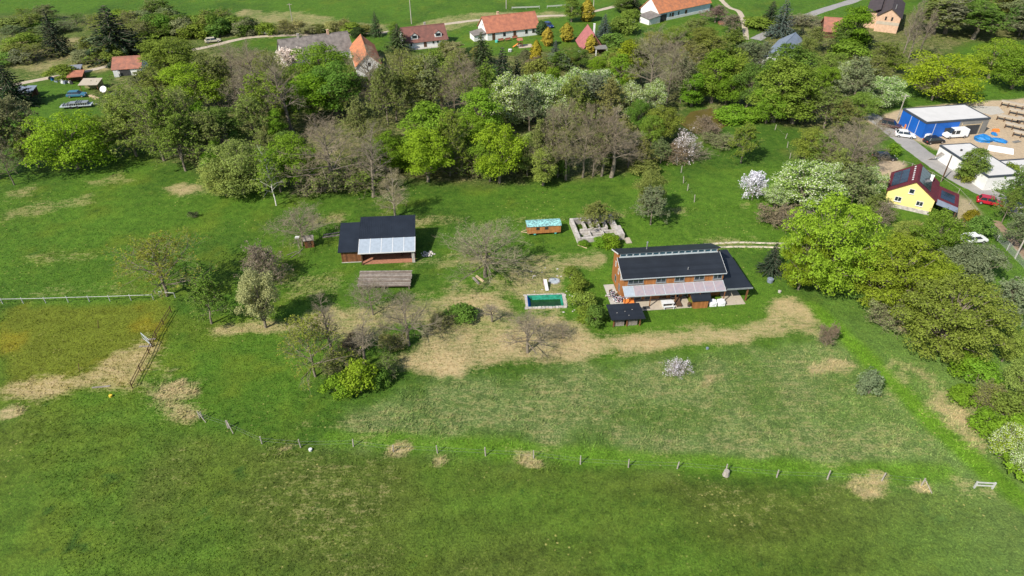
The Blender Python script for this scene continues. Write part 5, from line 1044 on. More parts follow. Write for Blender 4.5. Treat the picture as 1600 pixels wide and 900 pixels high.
for i, (px, py, a, l) in enumerate(((158, 604, 8, 1.1), (228, 541, 4, .9), (234, 530, 4, .8))): e = thing('trough_board', 'pale board lying on the trampled paddock corner', 'board', G(px, py), a, 'boards in the paddock corner'); q = B(); q.box(-l, l, -.10, .10, 0, .1); q.build('board', 'wood_grey', e)
for i, (px, py) in enumerate(((123, 580), (153, 512))): e = thing('paddock_stake', 'thin stake leaning in the yellow-flowered paddock', 'stake', G(px, py), 0, 'stakes in the paddock'); B().tube((0, 0, -.1), (.25, .3, 1.2), .045).build('stake', 'wood_dark', e)
e = post_fence('net_fence', 'wire net fence with pale posts beside the grassy lane', [(1546, 361), (1558, 376), (1573, 391), (1586, 405), (1604, 425)], 1.5, .06, 'post_white', (.3, .6, .9, 1.2, 1.5), 'mesh_net', .02)
P = GP([(1546, 361), (1558, 376), (1573, 391), (1586, 405), (1604, 425)]); q = B()
for a, b_ in zip(P[:-1], P[1:]):
    for k in range(16):
        t = k / 16; x, y = a[0] + (b_[0] - a[0]) * t - P[0][0], a[1] + (b_[1] - a[1]) * t - P[0][1]; q.tube((x, y, .05), (x, y, 1.5), .018, .018, 3)
q.build('netting', 'mesh_net', e)['kind'] = 'stuff'
rail_fence('pale railing along the asphalt road by the yellow house', [(1410, 258), (1424, 262), (1455, 276), (1470, 284), (1497, 302), (1514, 320), (1524, 333)], 1.0, 'post_wood', (.9,), .025)
rail_fence('white guard rail beside the village road above the farmhouse', [(800, 14.5), (822, 14), (843, 13)], 1.0, 'post_white', (.85, .6), .09, 'guard_rail'); rail_fence('white guard rail between farmhouse and tall hedge trees', [(855, 12.5), (870, 11.5), (884, 10.5)], 1.0, 'post_white', (.85, .6), .09, 'guard_rail')
post_fence('meadow_fence', 'leaning grey posts crossing the meadow towards the pond', [(1058, 258), (1064, 270), (1068, 286), (1074, 298), (1085, 316)], 1.6, .09, 'post_wood', (.6, 1.1), 'wire', .12)
post_fence('orchard_posts', 'thin posts down the meadow between willow and blossoming cherry', [(1211, 203), (1227, 217), (1230, 231), (1234, 248)], 1.4, .08, 'post_wood', (.7,), 'wire', .1)
# poles
def utility(label, base, h, m='post_wood', arm=True, grp=None):
    e = thing('utility_pole', label, 'pole', G(*base), 0, grp); B().tube((0, 0, -.4), (0, 0, h), .15, .10, 8).build('pole', m, e)
    if arm: B().box(-.8, .8, -.06, .06, h - .5, h - .36).build('crossarm', 'wood_grey', e)
    return e
utility('concrete utility pole on the bank behind the dormer cottage', (643, 37), 9, 'concrete'); utility('wooden utility pole behind the grey roofed farmhouse', (459, 45), 8); utility('utility pole by the guard rail above the farmhouse', (791, 13), 8, 'concrete'); utility('pole beside the two golden thujas and the lane', (927, 17), 7, 'concrete')
utility('pole beside the asphalt road opposite the white garage', (1471, 283), 5.5, 'wood_dark', False); utility('pole at the gravel turning by the workshop', (1401, 190), 6.5, 'post_wood'); utility('leaning pale pole in the net fence line', (1586, 403), 4.5, 'concrete', False); utility('pale post among bushes by the red children\'s canopy', (1564, 511), 3.2, 'post_wood', False)
e = thing('play_canopy', 'small red canopy with white ball among the right-hand bushes', 'canopy', G(1563, 476)); B().tube((0, 0, 1.5), (0, 0, 2.1), 1.2, .15, 8).build('canopy', 'red_paint', e); B().tube((0, 0, -.2), (0, 0, 1.6), .06).build('pole', 'steel', e); B().blob((.9, -.4, 1.9), .22, .22, .22, 1, 0, 0, 10, 7).build('ball', 'trim_white', e)
# yard things by houses
e = thing('round_tank', 'round red-brick ring beside the orange roofed house', 'ring', G(1128, 37)); q = B(); q.tube((0, 0, -.2), (0, 0, .55), 1.35, 1.35, 18); q.build('ring', 'tile_red', e); q = B(); q.tube((0, 0, .5), (0, 0, .58), 1.05, 1.05, 18); q.build('filling', 'tile_brown', e)
for i, (px, py) in enumerate(((808, 62), (815, 61), (822, 58))): e = thing('picnic_bench', 'red-brown garden bench by the farmhouse wall', 'bench', G(px - 25 + i * 4, py + 3), 28, 'benches by the farmhouse'); B().box(-.9, .9, -.2, .2, .42, .5).build('seat', 'tile_red', e); B().box(-.9, .9, .2, .27, .5, .95).build('backrest', 'tile_red', e); [B().box(a_, a_ + .1, -.15, .2, 0, .42).build('leg', 'wood_dark', e) for a_ in (-.8, .7)]
e = thing('play_tower', 'wooden play tower with red slide in the farmhouse garden', 'playground', G(812, 73), 20); [B().box(x - .06, x + .06, y - .06, y + .06, 0, 2.0).build('post', 'wood_brown', e) for x in (-.6, .6) for y in (-.6, .6)]; B().box(-.65, .65, -.65, .65, .9, 1.0).build('platform', 'wood_brown', e); q = B(); q.extr([(-.8, 2.0), (0, 2.6), (.8, 2.0)], -.8, .8, 'x'); q.build('roof', 'tile_red', e); B().slab([(-2.2, -.3, .15), (-.65, -.3, 1.0), (-.65, .3, 1.0), (-2.2, .3, .15)], .05).build('slide', 'orange_paint', e)
e = thing('sand_patch', 'sandy play patch around the play tower', 'sandpit', G(820, 72), 20); q = B(); q.extr([(-2.4, -1.6), (2, -1.8), (2.6, 1.4), (-2, 1.8)], -.1, .05, 'z'); q.build('sand', 'gravel', e)
for i, (px, py, m, lb, s_) in enumerate(((776, 66, 'teal', 'teal water barrel at the farmhouse annex', .5), (797, 81, 'trim_white', 'white garden seat by the golden thuja', .6), (990, 34, 'trim_white', 'white crate stack left of the orange roofed house', .7), (1004, 32, 'trim_white', 'white garden chairs before the annex', .6), (1016, 33, 'stone_pale', 'pale stone trough by the annex wall', .7), (1184, 100, 'trim_white', 'white water tank in bushes near the slate house', .7), (1233, 92, 'trim_white', 'white pergola stand by the tall green tree', .8), (906, 82, 'trim_white', 'white bench before the cabin porch', .6), (1203, 440, 'slate_blue', 'dark barrel beside the gravel pile on the lawn', .5), (1218, 456, 'stone_pale', 'pale bucket on the mown grass', .25), (485, 703, 'trim_white', 'white bucket at the lower fence', .22), (1105, 545, 'slate_blue', 'small blue can in the meadow edge', .2), (173, 619, 'yellow_paint', 'small yellow bucket at the paddock edge', .22))):
    e = thing('garden_item', lb, 'object', G(px, py), 15 * i); q = B(); q.tube((0, 0, 0), (0, 0, s_ * 1.2), s_ * .9, s_, 10); q.build('body', m, e); q = B(); q.tube((0, 0, s_ * 1.2), (0, 0, s_ * 1.3), s_ * .7, s_ * .6, 10); q.build('lid', m, e)
# flower beds in the garden
for i, (px, py, s_) in enumerate(((956, 461, 1.0), (966, 468, .8), (975, 468, .7))):
    e = thing('flower_clump', ('pink flowering clump beside the side pavement', 'pale flower pots at the terrace corner', 'white and lilac flowers behind the small shelter')[i], 'flowers', G(px, py + 4)); q = B(); rn = random.Random(i)
    for k in range(60): a = rn.uniform(0, 6.28); r_ = rn.random() ** .5 * s_; q.blob((math.cos(a) * r_, math.sin(a) * r_ * .7, rn.uniform(.2, .9)), .07, .07, .06, k, .2, k % 3, 5, 4)
    for k in range(14): a = rn.uniform(0, 6.28); r_ = rn.random() * s_ * .8; q.tube((0, 0, 0), (math.cos(a) * r_, math.sin(a) * r_ * .7, .7), .03, .02, 4, 3)
    q.build('blooms', ['pink', 'fabric_white', 'car_teal', 'wood_dark'], e)['kind'] = 'stuff'

# ------------------------------------------------------------------ trees, surveyed one by one: kind, x, crown top, foot, crown width
W1 = 'in the wood'; W2 = 'on the left slope'; W3 = 'in the left garden'; W4 = 'in the thicket'
W5 = 'in the upper gardens'; W6 = 'in the far wood'; W7 = 'beside the road'; W8 = 'in the meadow-edge hedge'; W9 = 'in the village gardens'; W10 = 'in the thorn thicket'
# single trees and bushes with a look of their own
T('bare_pale', 613, 262, 340, 52, 'straw', label='pale-stemmed leafless tree right behind the barn roof')
T('fruit', 757, 342, 434, 128, 'greygreen', label='gnarled orchard tree between the barn and the wagon')
T('sparse', 240, 358, 462, 138, 'yellow', label='wide yellow-green budding tree above the paddock fence')
T('fruit', 465, 318, 384, 82, 'grey', label='grey rounded tree over the little privy')
T('half', 316, 425, 505, 70, 'mid', label='dark green tree at the paddock corner')
T('leafy', 402, 420, 512, 66, 'straw', label='cream-flowering tall bush at the end of the straw strip', v=0)
T('twig_shrub', 408, 385, 440, 62, 'grey', label='grey twiggy bush behind the cream-flowering bush')
T('sparse', 480, 485, 588, 95, 'yellow', label='yellow-budding tree at the tip of the thorn thicket')
T('bare_slim', 508, 468, 563, 50, 'grey', W10); T('bare_slim', 560, 490, 572, 46, 'grey', W10); T('bare', 634, 455, 540, 88, 'grey', label='leafless tree casting a long shadow on the straw')
T('fruit', 578, 430, 492, 60, 'grey', label='small leafless tree just below the slatted shed')
T('shrub', 560, 564, 612, 58, 'lime', label='glossy bright green bush at the foot of the leafless trees', v=0); T('shrub', 527, 585, 617, 40, 'fresh', label='smaller bright bush left of the glossy bush', v=1)
T('shrub', 592, 575, 602, 30, 'mid', W10); T('twig_shrub', 600, 560, 588, 40, 'mid', W10); T('twig_shrub', 545, 525, 548, 36, 'brown', W10); T('twig_shrub', 610, 520, 545, 40, 'olive', W10); T('twig_shrub', 522, 548, 578, 44, 'olive', W10)
T('shrub', 720, 475, 500, 40, 'mid', label='low green bush on the mown straw bank'); T('twig_shrub', 690, 490, 508, 40, 'olive', label='olive scrub beside the low green bush on the straw')
T('bare', 825, 486, 552, 82, 'grey', label='thin leafless tree leaning over the straw below the pool')
T('bare_slim', 769, 470, 503, 30, 'grey', label='slender leafless sapling on the straw'); T('fruit', 880, 505, 530, 30, 'brown', label='tiny bare sapling near the small shelter')
T('shrub', 905, 428, 452, 34, 'olive_green', label='round clipped bush between pool and side pavement'); T('shrub', 913, 452, 480, 42, 'olive_green', label='larger round bush right of the pool'); T('shrub', 893, 418, 432, 26, 'olive_green', label='smallest round bush above the pool path')
T('shrub', 932, 478, 505, 34, 'mid', label='bush tucked left of the small black shelter'); T('shrub', 918, 480, 498, 34, 'olive_green', label='low spreading bush below the round bushes')
T('half', 929, 308, 352, 52, 'olive', label='bronze-green young tree behind the masonry ruin'); T('shrub', 955, 362, 382, 34, 'fresh', label='fresh green bush growing against the masonry ruin front'); T('shrub', 935, 370, 383, 22, 'fresh', label='low green bush along the ruin wall'); T('shrub', 912, 375, 384, 18, 'fresh', label='small weed clump at the ruin corner')
T('leafy', 1018, 262, 336, 52, 'bronze', label='bronze-leafed tree standing alone in the meadow'); T('half', 1021, 290, 352, 46, 'greygreen', label='grey-green budding bush in front of the bronze tree', v=1)
T('blossom', 1181, 264, 313, 34, 'pinkish', label='pinkish white blossoming cherry standing on the meadow')
T('blossom_sparse', 1073, 203, 250, 40, 'white', label='white blossoming tree below the brown pond'); T('bare', 1085, 215, 252, 46, 'grey', W4)
T('half', 1165, 190, 255, 44, 'olive_green', label='olive bush tree on the meadow left of the post line')
T('blossom_sparse', 1058, 560, 584, 36, 'white', label='small white blossoming sapling in the rough meadow')
T('shrub', 1366, 578, 616, 36, 'greygreen', label='pale grey-green bush beside the mown path'); T('twig_shrub', 1298, 505, 538, 26, 'brown', label='small leaning reddish tree at the straw edge')
T('spruce', 1210, 378, 424, 34, 'spruce', label='young dark spruce beside the concrete track')
T('shrub', 1088, 462, 476, 22, 'yellow', label='yellow bush against the porch store')
T('twig_shrub', 300, 330, 340, 14, 'dark', label='tiny sapling alone in the left meadow')
T('birch', 420, 228, 322, 42, 'fresh', label='white-stemmed birch leaning over the left meadow')
# the big bright trees right of the house
T('big_leafy', 1303, 297, 448, 142, 'lime', label='huge bright yellow-green tree right of the timber house', v=0); T('big_leafy', 1410, 366, 478, 132, 'lime', label='bright yellow-green tree behind the large olive tree', v=1); T('big_leafy', 1262, 362, 452, 70, 'lime', label='smaller bright tree at the end of the concrete track', v=0)
T('leafy', 1468, 398, 470, 80, 'lime', W8); T('leafy', 1468, 326, 402, 82, 'olive_green', label='olive-green tree below the yellow house carport'); T('leafy', 1420, 340, 385, 50, 'lime_pale', W7)
T('big_leafy', 1498, 430, 548, 142, 'bronze', label='large olive bronze tree at the right meadow edge', v=1)
T('leafy', 1525, 380, 440, 90, 'greygreen', label='grey-green sallow below the white and red car'); T('half', 1580, 430, 505, 80, 'greygreen', W8)
T('tall', 1524, 226, 284, 44, 'olive_green', label='pointed green tree in front of the white garage', v=0); T('shrub', 1510, 258, 282, 28, 'yellow', label='yellow shrub at the foot of the pointed green tree')
T('shrub', 1536, 335, 366, 34, 'mid', label='dark round shrub at the head of the net fence'); T('shrub', 1520, 326, 350, 22, 'gold', label='golden shrub beside the dark round shrub')
T('shrub', 1400, 222, 242, 26, 'fresh', label='rounded green shrub beside the black car')
for a in ((1592, 262, 330, 46, 'mid'), (1612, 290, 350, 50, 'mid'), (1580, 292, 348, 30, 'olive_green'), (1592, 330, 390, 40, 'greygreen')): T('half', *a, W7)
T('shrub', 1580, 250, 280, 40, 'olive_green', W7); T('shrub', 1556, 262, 285, 34, 'olive_green', W7)
# right hedge going down
for a in (('leafy', 1582, 510, 565, 56, 'lime_pale'), ('leafy', 1605, 560, 620, 60, 'lime_pale'), ('shrub', 1535, 560, 595, 60, 'fresh'), ('shrub', 1580, 610, 650, 60, 'olive_green'), ('shrub', 1595, 650, 690, 50, 'fresh'), ('shrub', 1510, 600, 630, 36, 'fresh'), ('shrub', 1545, 640, 672, 46, 'fresh'), ('shrub', 1505, 548, 580, 50, 'fresh'), ('twig_shrub', 1400, 470, 512, 60, 'greygreen'), ('shrub', 1360, 455, 478, 46, 'mid'), ('shrub', 1425, 470, 492, 40, 'lime'), ('twig_shrub', 1545, 600, 632, 50, 'olive'), ('shrub', 1612, 700, 740, 60, 'fresh')): T(*a, W8)
T('cherry', 1580, 660, 715, 54, 'lime', label='white-flecked flowering bush at the foot of the right hedge', v=1); T('cherry', 1610, 690, 745, 60, 'bloom', label='flowering bush touching the white-flecked bush')
# flowering trees and greys by the yellow house
T('cherry', 1262, 246, 322, 105, 'bloom', label='large white-flecked bird cherry above the huge bright tree', v=0); T('cherry', 1215, 282, 328, 48, 'bloom', label='low white-flecked bird cherry beside the pinkish cherry', v=1); T('cherry', 1300, 250, 318, 60, 'bloom', W7)
T('twig_shrub', 1222, 318, 352, 56, 'brown', label='brown bush at the meadow edge beside the huge bright tree'); T('twig_shrub', 1240, 325, 352, 50, 'grey', W7)
T('cherry', 1362, 258, 318, 46, 'bloom', W7); T('half', 1340, 255, 325, 60, 'greygreen', W7); T('half', 1370, 295, 345, 50, 'olive', W7); T('bare', 1378, 310, 360, 44, 'brown', W7)
for a in ((1340, 175, 282, 80), (1362, 178, 260, 60), (1318, 190, 275, 62)): T('bare', *a, 'grey', W7)
for a in (('half', 1290, 205, 268, 52, 'olive_green'), ('leafy', 1268, 195, 258, 60, 'olive_green'), ('shrub', 1285, 225, 262, 50, 'fresh'), ('half', 1310, 230, 300, 56, 'olive'), ('shrub', 1350, 232, 262, 40, 'fresh')): T(*a, W7)
# NE gardens
for a in (('tall', 1232, 62, 172, 70, 'mid'), ('tall', 1252, 92, 192, 70, 'olive_green'), ('tall', 1222, 84, 190, 66, 'olive_green'), ('leafy', 1262, 55, 105, 40, 'olive'), ('tall', 1205, 92, 180, 50, 'mid'), ('half', 1298, 132, 200, 66, 'bronze'), ('half', 1320, 150, 205, 50, 'olive'), ('cherry', 1320, 92, 145, 40, 'bloom'), ('cherry', 1388, 113, 168, 56, 'bloom'), ('half', 1345, 85, 160, 66, 'greygreen'), ('half', 1365, 85, 150, 56, 'olive'),
          ('leafy', 1350, 140, 185, 54, 'olive_green'), ('leafy', 1300, 75, 130, 60, 'olive_green'), ('shrub', 1330, 60, 90, 60, 'olive_green'), ('leafy', 1290, 100, 150, 44, 'fresh'), ('half', 1265, 120, 185, 40, 'grey'), ('half', 1385, 60, 110, 50, 'olive'), ('leafy', 1400, 80, 112, 40, 'olive_green'), ('half', 1275, 38, 82, 44, 'olive'), ('tall', 1338, 5, 78, 56, 'fresh'), ('tall', 1322, 30, 80, 34, 'mid'), ('shrub', 1352, 50, 78, 36, 'dark'), ('shrub', 1310, 52, 80, 40, 'dark'), ('twig_shrub', 1260, 20, 40, 60, 'greygreen'), ('half', 1190, 60, 120, 36, 'greygreen'), ('shrub', 1190, 20, 45, 60, 'olive_green')): T(*a, W5)
T('spruce', 1226, -5, 58, 36, 'blue', label='bluish spruce above the slate roofed house'); T('spruce', 1206, 0, 45, 34, 'spruce', W5); T('spruce', 1252, 40, 70, 26, 'spruce', W5)
T('willow', 1482, 70, 152, 118, 'lime', label='great domed yellow-green willow behind the blue workshop', v=0); T('bare', 1468, 98, 156, 62, 'grey', label='grey leafless tree in front of the great willow')
T('willow', 1560, 52, 122, 84, 'lime', label='domed yellow-green willow next to the great willow'); T('willow', 1600, 60, 138, 80, 'fresh', label='green willow at the edge of the far lawn')
for a in ((1425, -10, 100, 22), (1435, 0, 98, 20), (1448, 5, 92, 22)): T('bare_slim', *a, 'grey', W6)
fr = random.Random(21)
for k in range(44):
    px = fr.uniform(1440, 1680); py = fr.uniform(-60, 62); T(fr.choice(['half', 'leafy', 'tall', 'half_slim']), px, py - fr.uniform(52, 70), py, fr.uniform(48, 64), fr.choice(['olive_green', 'mid', 'mid', 'olive', 'greygreen']), W6)
# central wood, rear row to front row
rows = [('bare', 355, 62, 150, 66, 'brown'), ('bare', 395, 58, 160, 70, 'brown'), ('sparse', 425, 75, 170, 60, 'olive'), ('half', 330, 82, 165, 50, 'olive'), ('bare', 380, 100, 200, 60, 'grey'), ('bare_slim', 446, 88, 208, 44, 'grey'), ('half', 415, 110, 205, 60, 'olive_green'),
        ('leafy', 500, 62, 150, 88, 'fresh'), ('leafy', 520, 92, 182, 84, 'mid'), ('leafy', 485, 110, 188, 70, 'fresh'), ('sparse', 545, 100, 185, 56, 'olive_green'), ('bare', 580, 68, 175, 62, 'grey'), ('half', 600, 95, 195, 50, 'olive'), ('sparse', 632, 70, 165, 62, 'bronze'), ('half', 615, 110, 190, 50, 'olive'), ('half', 655, 90, 175, 50, 'olive'),
        ('half_slim', 668, 95, 180, 40, 'greygreen'), ('sparse', 708, 80, 186, 62, 'olive'), ('bare', 730, 78, 190, 56, 'brown'), ('bare_slim', 690, 100, 178, 40, 'brown'), ('half', 750, 95, 185, 56, 'olive_green'),
        ('sparse', 205, 128, 232, 80, 'olive_green'), ('sparse', 235, 132, 252, 84, 'olive_green'), ('half', 265, 138, 250, 70, 'olive_green'), ('sparse', 285, 130, 240, 70, 'olive'), ('leafy', 310, 160, 240, 50, 'fresh'), ('half', 195, 150, 245, 60, 'lime_pale'), ('tall', 345, 165, 235, 44, 'mid'), ('half', 322, 175, 255, 56, 'olive'), ('half', 275, 180, 268, 60, 'olive_green'), ('twig_shrub', 345, 205, 245, 50, 'grey'), ('tall', 430, 172, 222, 26, 'fresh'), ('half', 390, 150, 225, 46, 'lime_pale'),
        ('willow', 368, 216, 302, 84, 'lime_pale'), ('willow', 345, 250, 306, 56, 'lime_pale'), ('leafy', 455, 207, 296, 68, 'fresh'), ('leafy', 430, 232, 300, 50, 'fresh'), ('bare', 512, 168, 298, 96, 'brown'), ('half', 560, 150, 240, 56, 'olive'), ('bare_slim', 575, 200, 308, 40, 'grey'), ('sparse', 588, 180, 262, 50, 'olive'), ('leafy', 602, 206, 272, 48, 'fresh'), ('twig_shrub', 560, 245, 288, 70, 'olive_green'), ('twig_shrub', 500, 262, 302, 56, 'olive'),
        ('tall', 672, 158, 262, 66, 'fresh'), ('leafy', 665, 200, 284, 68, 'lime'), ('half', 700, 170, 275, 44, 'olive_green'), ('tall', 752, 137, 220, 44, 'fresh'), ('leafy', 735, 178, 228, 60, 'fresh'), ('leafy', 780, 192, 286, 70, 'lime'), ('leafy', 765, 215, 284, 50, 'fresh'), ('twig_shrub', 725, 232, 270, 56, 'olive_green'), ('tall', 824, 208, 276, 28, 'lime_pale'), ('tall', 850, 232, 290, 32, 'lime_pale'), ('half', 842, 190, 280, 36, 'olive'),
        ('cherry', 800, 112, 196, 62, 'bloom'), ('cherry', 835, 112, 190, 58, 'bloom'), ('cherry', 862, 118, 195, 48, 'bloom'), ('half', 828, 128, 205, 40, 'greygreen'), ('cherry', 905, 104, 172, 56, 'bloom'), ('cherry', 940, 104, 170, 52, 'bloom'), ('half', 925, 115, 185, 50, 'greygreen'), ('half', 890, 118, 200, 46, 'olive'), ('cherry', 985, 125, 190, 44, 'bloom'), ('half', 955, 118, 195, 44, 'olive'),
        ('bare', 860, 165, 280, 50, 'brown'), ('bare', 888, 155, 282, 58, 'olive'), ('bare', 915, 158, 278, 56, 'brown'), ('bare', 945, 165, 276, 64, 'brown'), ('bare_slim', 960, 180, 278, 50, 'brown'), ('half', 875, 185, 276, 40, 'olive'), ('half', 930, 190, 276, 44, 'olive'), ('bare', 985, 205, 262, 44, 'grey')]
for a in rows: T(a[0], a[1], a[2] - 4, a[3], a[4] * 1.22, a[5], W1)
T('spruce', 785, 72, 158, 50, 'spruce', label='very dark pine in front of the farmhouse'); T('spruce', 752, 48, 105, 40, 'dark', label='grey-green pine beside the farmhouse annex'); T('spruce', 808, 90, 150, 36, 'spruce', W1)
# pond thicket
for a in (('bare', 1022, 32, 160, 74, 'greygreen'), ('bare', 1050, 42, 160, 70, 'grey'), ('tall', 982, 58, 135, 40, 'lime'), ('tall', 970, 80, 140, 36, 'fresh'), ('half', 1005, 62, 130, 44, 'olive'), ('tall', 1120, 72, 160, 54, 'fresh'), ('tall', 1150, 70, 158, 56, 'olive_green'), ('leafy', 1095, 95, 158, 60, 'olive_green'), ('leafy', 1175, 92, 168, 60, 'mid'), ('leafy', 1140, 105, 164, 56, 'fresh'), ('half', 1080, 60, 130, 54, 'olive'), ('half', 1110, 50, 110, 54, 'bronze'), ('half', 1150, 40, 95, 50, 'olive_green'), ('half', 1070, 80, 160, 46, 'greygreen'),
          ('leafy', 1038, 160, 222, 62, 'olive_green'), ('leafy', 1020, 175, 228, 44, 'olive_green'), ('willow', 1205, 126, 192, 58, 'fresh'), ('cherry', 1025, 118, 178, 40, 'bloom'), ('leafy', 1000, 150, 205, 40, 'mid'), ('half', 980, 180, 240, 50, 'olive'), ('twig_shrub', 1105, 180, 210, 44, 'grey'), ('shrub', 1150, 160, 188, 56, 'fresh'), ('shrub', 1175, 165, 190, 40, 'fresh'), ('twig_shrub', 1055, 220, 250, 50, 'brown'), ('half', 1000, 215, 262, 44, 'olive'), ('half', 1035, 215, 255, 40, 'greygreen'), ('twig_shrub', 1130, 205, 228, 50, 'greygreen'), ('shrub', 1005, 245, 268, 44, 'olive'), ('half', 1125, 85, 130, 44, 'olive'), ('tall', 1085, 110, 165, 40, 'fresh'), ('leafy', 1060, 35, 70, 46, 'bronze'), ('leafy', 1100, 38, 72, 50, 'olive'), ('leafy', 1140, 55, 95, 44, 'mid'), ('leafy', 1025, 45, 78, 44, 'olive'), ('half', 1170, 60, 120, 40, 'greygreen')): T(*a, W4)
# village gardens
for px, tp, bs, w_ in ((838, 62, 102, 14), (856, 42, 72, 14), (886, 35, 65, 16), (924, 53, 82, 15), (918, -2, 33, 18)): T('thuja', px, tp, bs, w_, 'gold', label='golden columnar thuja in the village gardens' ).__setitem__('group', 'golden thujas of the village')
T('tall', 894, -12, 34, 27, 'olive_green', label='tall green hedge tree at the village road', v=1); T('spruce', 868, 62, 92, 18, 'blue', label='small bluish spruce between golden thujas'); T('spruce', 945, 20, 60, 26, 'blue', label='bluish spruce behind the pink-roofed cabin'); T('thuja', 846, 32, 54, 14, 'dark', label='dark green thuja at the farmhouse corner')
T('spruce', 621, 36, 80, 36, 'dark', label='dark spruce at the dormer cottage end'); T('spruce', 586, 16, 56, 20, 'dark', label='thin dark spruce behind the orange gabled barn'); T('shrub', 560, 40, 58, 26, 'dark', W9); T('blossom_bush', 450, 72, 105, 34, 'pinkish', label='pale pink blossoming tree before the grey roofed farmhouse'); T('tall', 615, 32, 60, 22, 'olive_green', W9)
for a in (('half', 710, 62, 92, 40, 'straw'), ('shrub', 735, 70, 92, 30, 'dark'), ('shrub', 970, 20, 50, 50, 'olive_green'), ('shrub', 958, 45, 72, 40, 'mid'), ('shrub', 985, 10, 32, 36, 'olive_green'), ('leafy', 905, 70, 105, 40, 'mid'), ('half', 870, 80, 110, 40, 'greygreen'), ('shrub', 888, 75, 95, 34, 'mid'), ('half', 840, 85, 115, 36, 'brown'), ('leafy', 935, 85, 122, 34, 'fresh'), ('spruce', 990, -15, 15, 30, 'spruce'), ('tall', 975, -10, 20, 30, 'mid'), ('half', 1120, 5, 35, 40, 'brown'), ('half', 1090, 25, 58, 44, 'olive'), ('half', 1145, 20, 52, 34, 'grey'), ('shrub', 665, 82, 98, 40, 'olive_green'), ('half', 825, 75, 100, 34, 'greygreen')): T(*a, W9)
# left slope and gardens
T('spruce', 78, 12, 84, 40, 'spruce', label='slim dark spruce on the left slope'); T('spruce', 172, 6, 90, 82, 'spruce', label='broad dark spruce above the red tiled garden house', v=1); T('spruce', 8, 92, 166, 56, 'spruce', label='dark spruce shading the weathered shed'); T('shrub', 340, 24, 56, 42, 'mid', label='vivid dark green shrub at the lane bank')
T('leafy', 262, 50, 122, 92, 'olive_green', label='olive-green tree overhanging the garden house'); T('willow', 300, 84, 168, 108, 'lime', label='bright yellow-green willow at the wood corner by the garden house', v=1); T('willow', 102, 165, 264, 116, 'lime', label='bright yellow-green willow below the flatbed trailer', v=0); T('leafy', 158, 178, 240, 52, 'lime_pale', label='pale green bush tree right of the bright willow')
for a in (('half', 15, 148, 262, 82, 'greygreen'), ('half', -30, 170, 280, 90, 'olive'), ('bare', 2, 210, 290, 40, 'grey'), ('half', 45, 195, 262, 50, 'olive'), ('half', 190, 170, 240, 60, 'olive_green'), ('twig_shrub', 150, 190, 222, 40, 'brown'), ('shrub', 95, 98, 124, 40, 'olive_green'), ('half', 215, 105, 150, 50, 'greygreen'), ('half', 240, 100, 165, 60, 'olive')): T(*a, W3)
for k in range(52):
    px = fr.uniform(-50, 400); py = fr.uniform(26, 62) if px > 230 else fr.uniform(30, 112)
    if px < 230 and py > 100 and px > 70: py -= 12
    T(fr.choice(['twig_shrub', 'shrub', 'shrub', 'half', 'sparse']), px, py - fr.uniform(20, 34), py, fr.uniform(34, 54), fr.choice(['olive', 'olive_green', 'olive', 'olive_green', 'greygreen', 'mid']), W2)
for k in range(16): T('shrub', 235 + k * 10, 18 + fr.uniform(-2, 6), 46 + fr.uniform(-3, 8), fr.uniform(34, 46), fr.choice(['olive_green', 'mid', 'olive']), W2)
for k in range(10): T(fr.choice(['twig_shrub', 'shrub']), 400 + k * 19 + fr.uniform(-5, 5), 30 + fr.uniform(-4, 6), 48 + fr.uniform(0, 5), fr.uniform(26, 38), fr.choice(['olive', 'straw', 'olive_green', 'olive']), W9)

for k in range(34):
    px = fr.uniform(300, 1000); py = fr.uniform(215, 285) if k % 2 else fr.uniform(110, 200); T(fr.choice(['shrub', 'shrub', 'half', 'tall']), px, py - fr.uniform(24, 52), py, fr.uniform(28, 44), fr.choice(['fresh', 'olive_green', 'mid', 'olive', 'fresh']), W1)
for k in range(20):
    px = fr.choice([fr.uniform(862, 1000), fr.uniform(862, 1000), fr.uniform(1105, 1190), fr.uniform(690, 750)]); py = fr.uniform(88, 114); T(fr.choice(['shrub', 'half', 'leafy']), px, py - fr.uniform(22, 36), py, fr.uniform(26, 38), fr.choice(['fresh', 'olive_green', 'mid', 'olive']), W9)
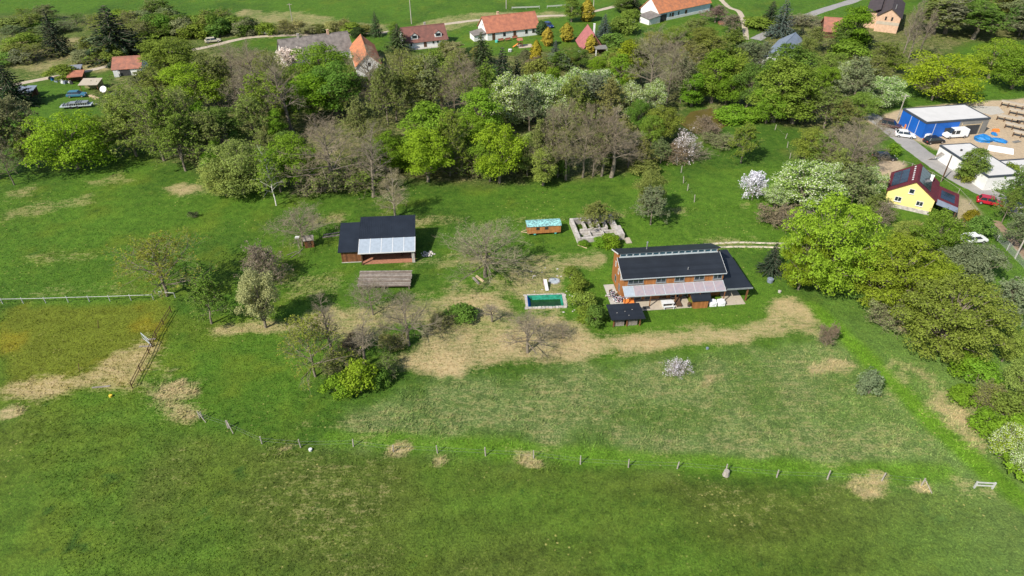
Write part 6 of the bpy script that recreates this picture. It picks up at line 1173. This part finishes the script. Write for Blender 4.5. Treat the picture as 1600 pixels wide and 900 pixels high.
# undergrowth of the woods: low leaves and twigs nobody could count
def undergrowth(name, polys, n, label):
    C = []; rg = np.random.default_rng(77)
    for P_ in polys:
        a = np.array(P_); lo, hi = a.min(0), a.max(0); q = rg.uniform(lo, hi, (n, 2)); q = q[poly_sd(q[:, 0], q[:, 1], P_) > -1.0]; C.append(q)
    C = np.concatenate(C); d = fbm(C[:, 0] / 5, C[:, 1] / 5, 15, 3); C = C[rg.random(len(C)) < sstep(.35, .6, d) * .85 + .15]; C = C[poly_sd(C[:, 0], C[:, 1], POND) < -1.5]
    for (fx, fy, r_) in FLAT: C = C[np.hypot(C[:, 0] - fx, C[:, 1] - fy) > r_ * .85]
    d = fbm(C[:, 0] / 5, C[:, 1] / 5, 15, 3); z = hfun(C[:, 0], C[:, 1]) + rg.random(len(C)) ** 1.5 * (.3 + 2.2 * sstep(.4, .7, d)); P = np.concatenate([C, z[:, None]], 1)
    nn = unit(rg, len(P)); nn[:, 2] = np.abs(nn[:, 2]) + .4; v, f = cards(P, nn, .17 * rg.uniform(.5, 1.5, len(P)), rg)
    o = link(name, mesh_np(name, v, [f], ['leaf'], attrs=dict(rnd=np.repeat(rg.random(len(P)), 4)))); return tag(o, label, 'undergrowth', kind='stuff')
o = undergrowth('undergrowth', [WOOD], 60000, 'low tangled undergrowth between the trees of the wood'); o.color = (.105, .125, .032, 1)
o = undergrowth('undergrowth', [WOOD_E], 30000, 'low tangled undergrowth beneath the right-hand trees'); o.color = (.12, .16, .032, 1)

byl = {}
for r_, l_, h_ in AUTO: byl.setdefault(l_, []).append((h_, r_))
for l_, v_ in byl.items():
    v_.sort(key=lambda q: -q[0])
    if len(v_) == 2 and v_[0][0] > v_[1][0] * 1.07: v_[0][1]['label'] = 'taller ' + l_; v_[1][1]['label'] = 'shorter ' + l_
    elif len(v_) > 2:
        if v_[0][0] > v_[1][0] * 1.07: v_[0][1]['label'] = 'tallest ' + l_
        if v_[-1][0] < v_[-2][0] * .93: v_[-1][1]['label'] = 'shortest ' + l_
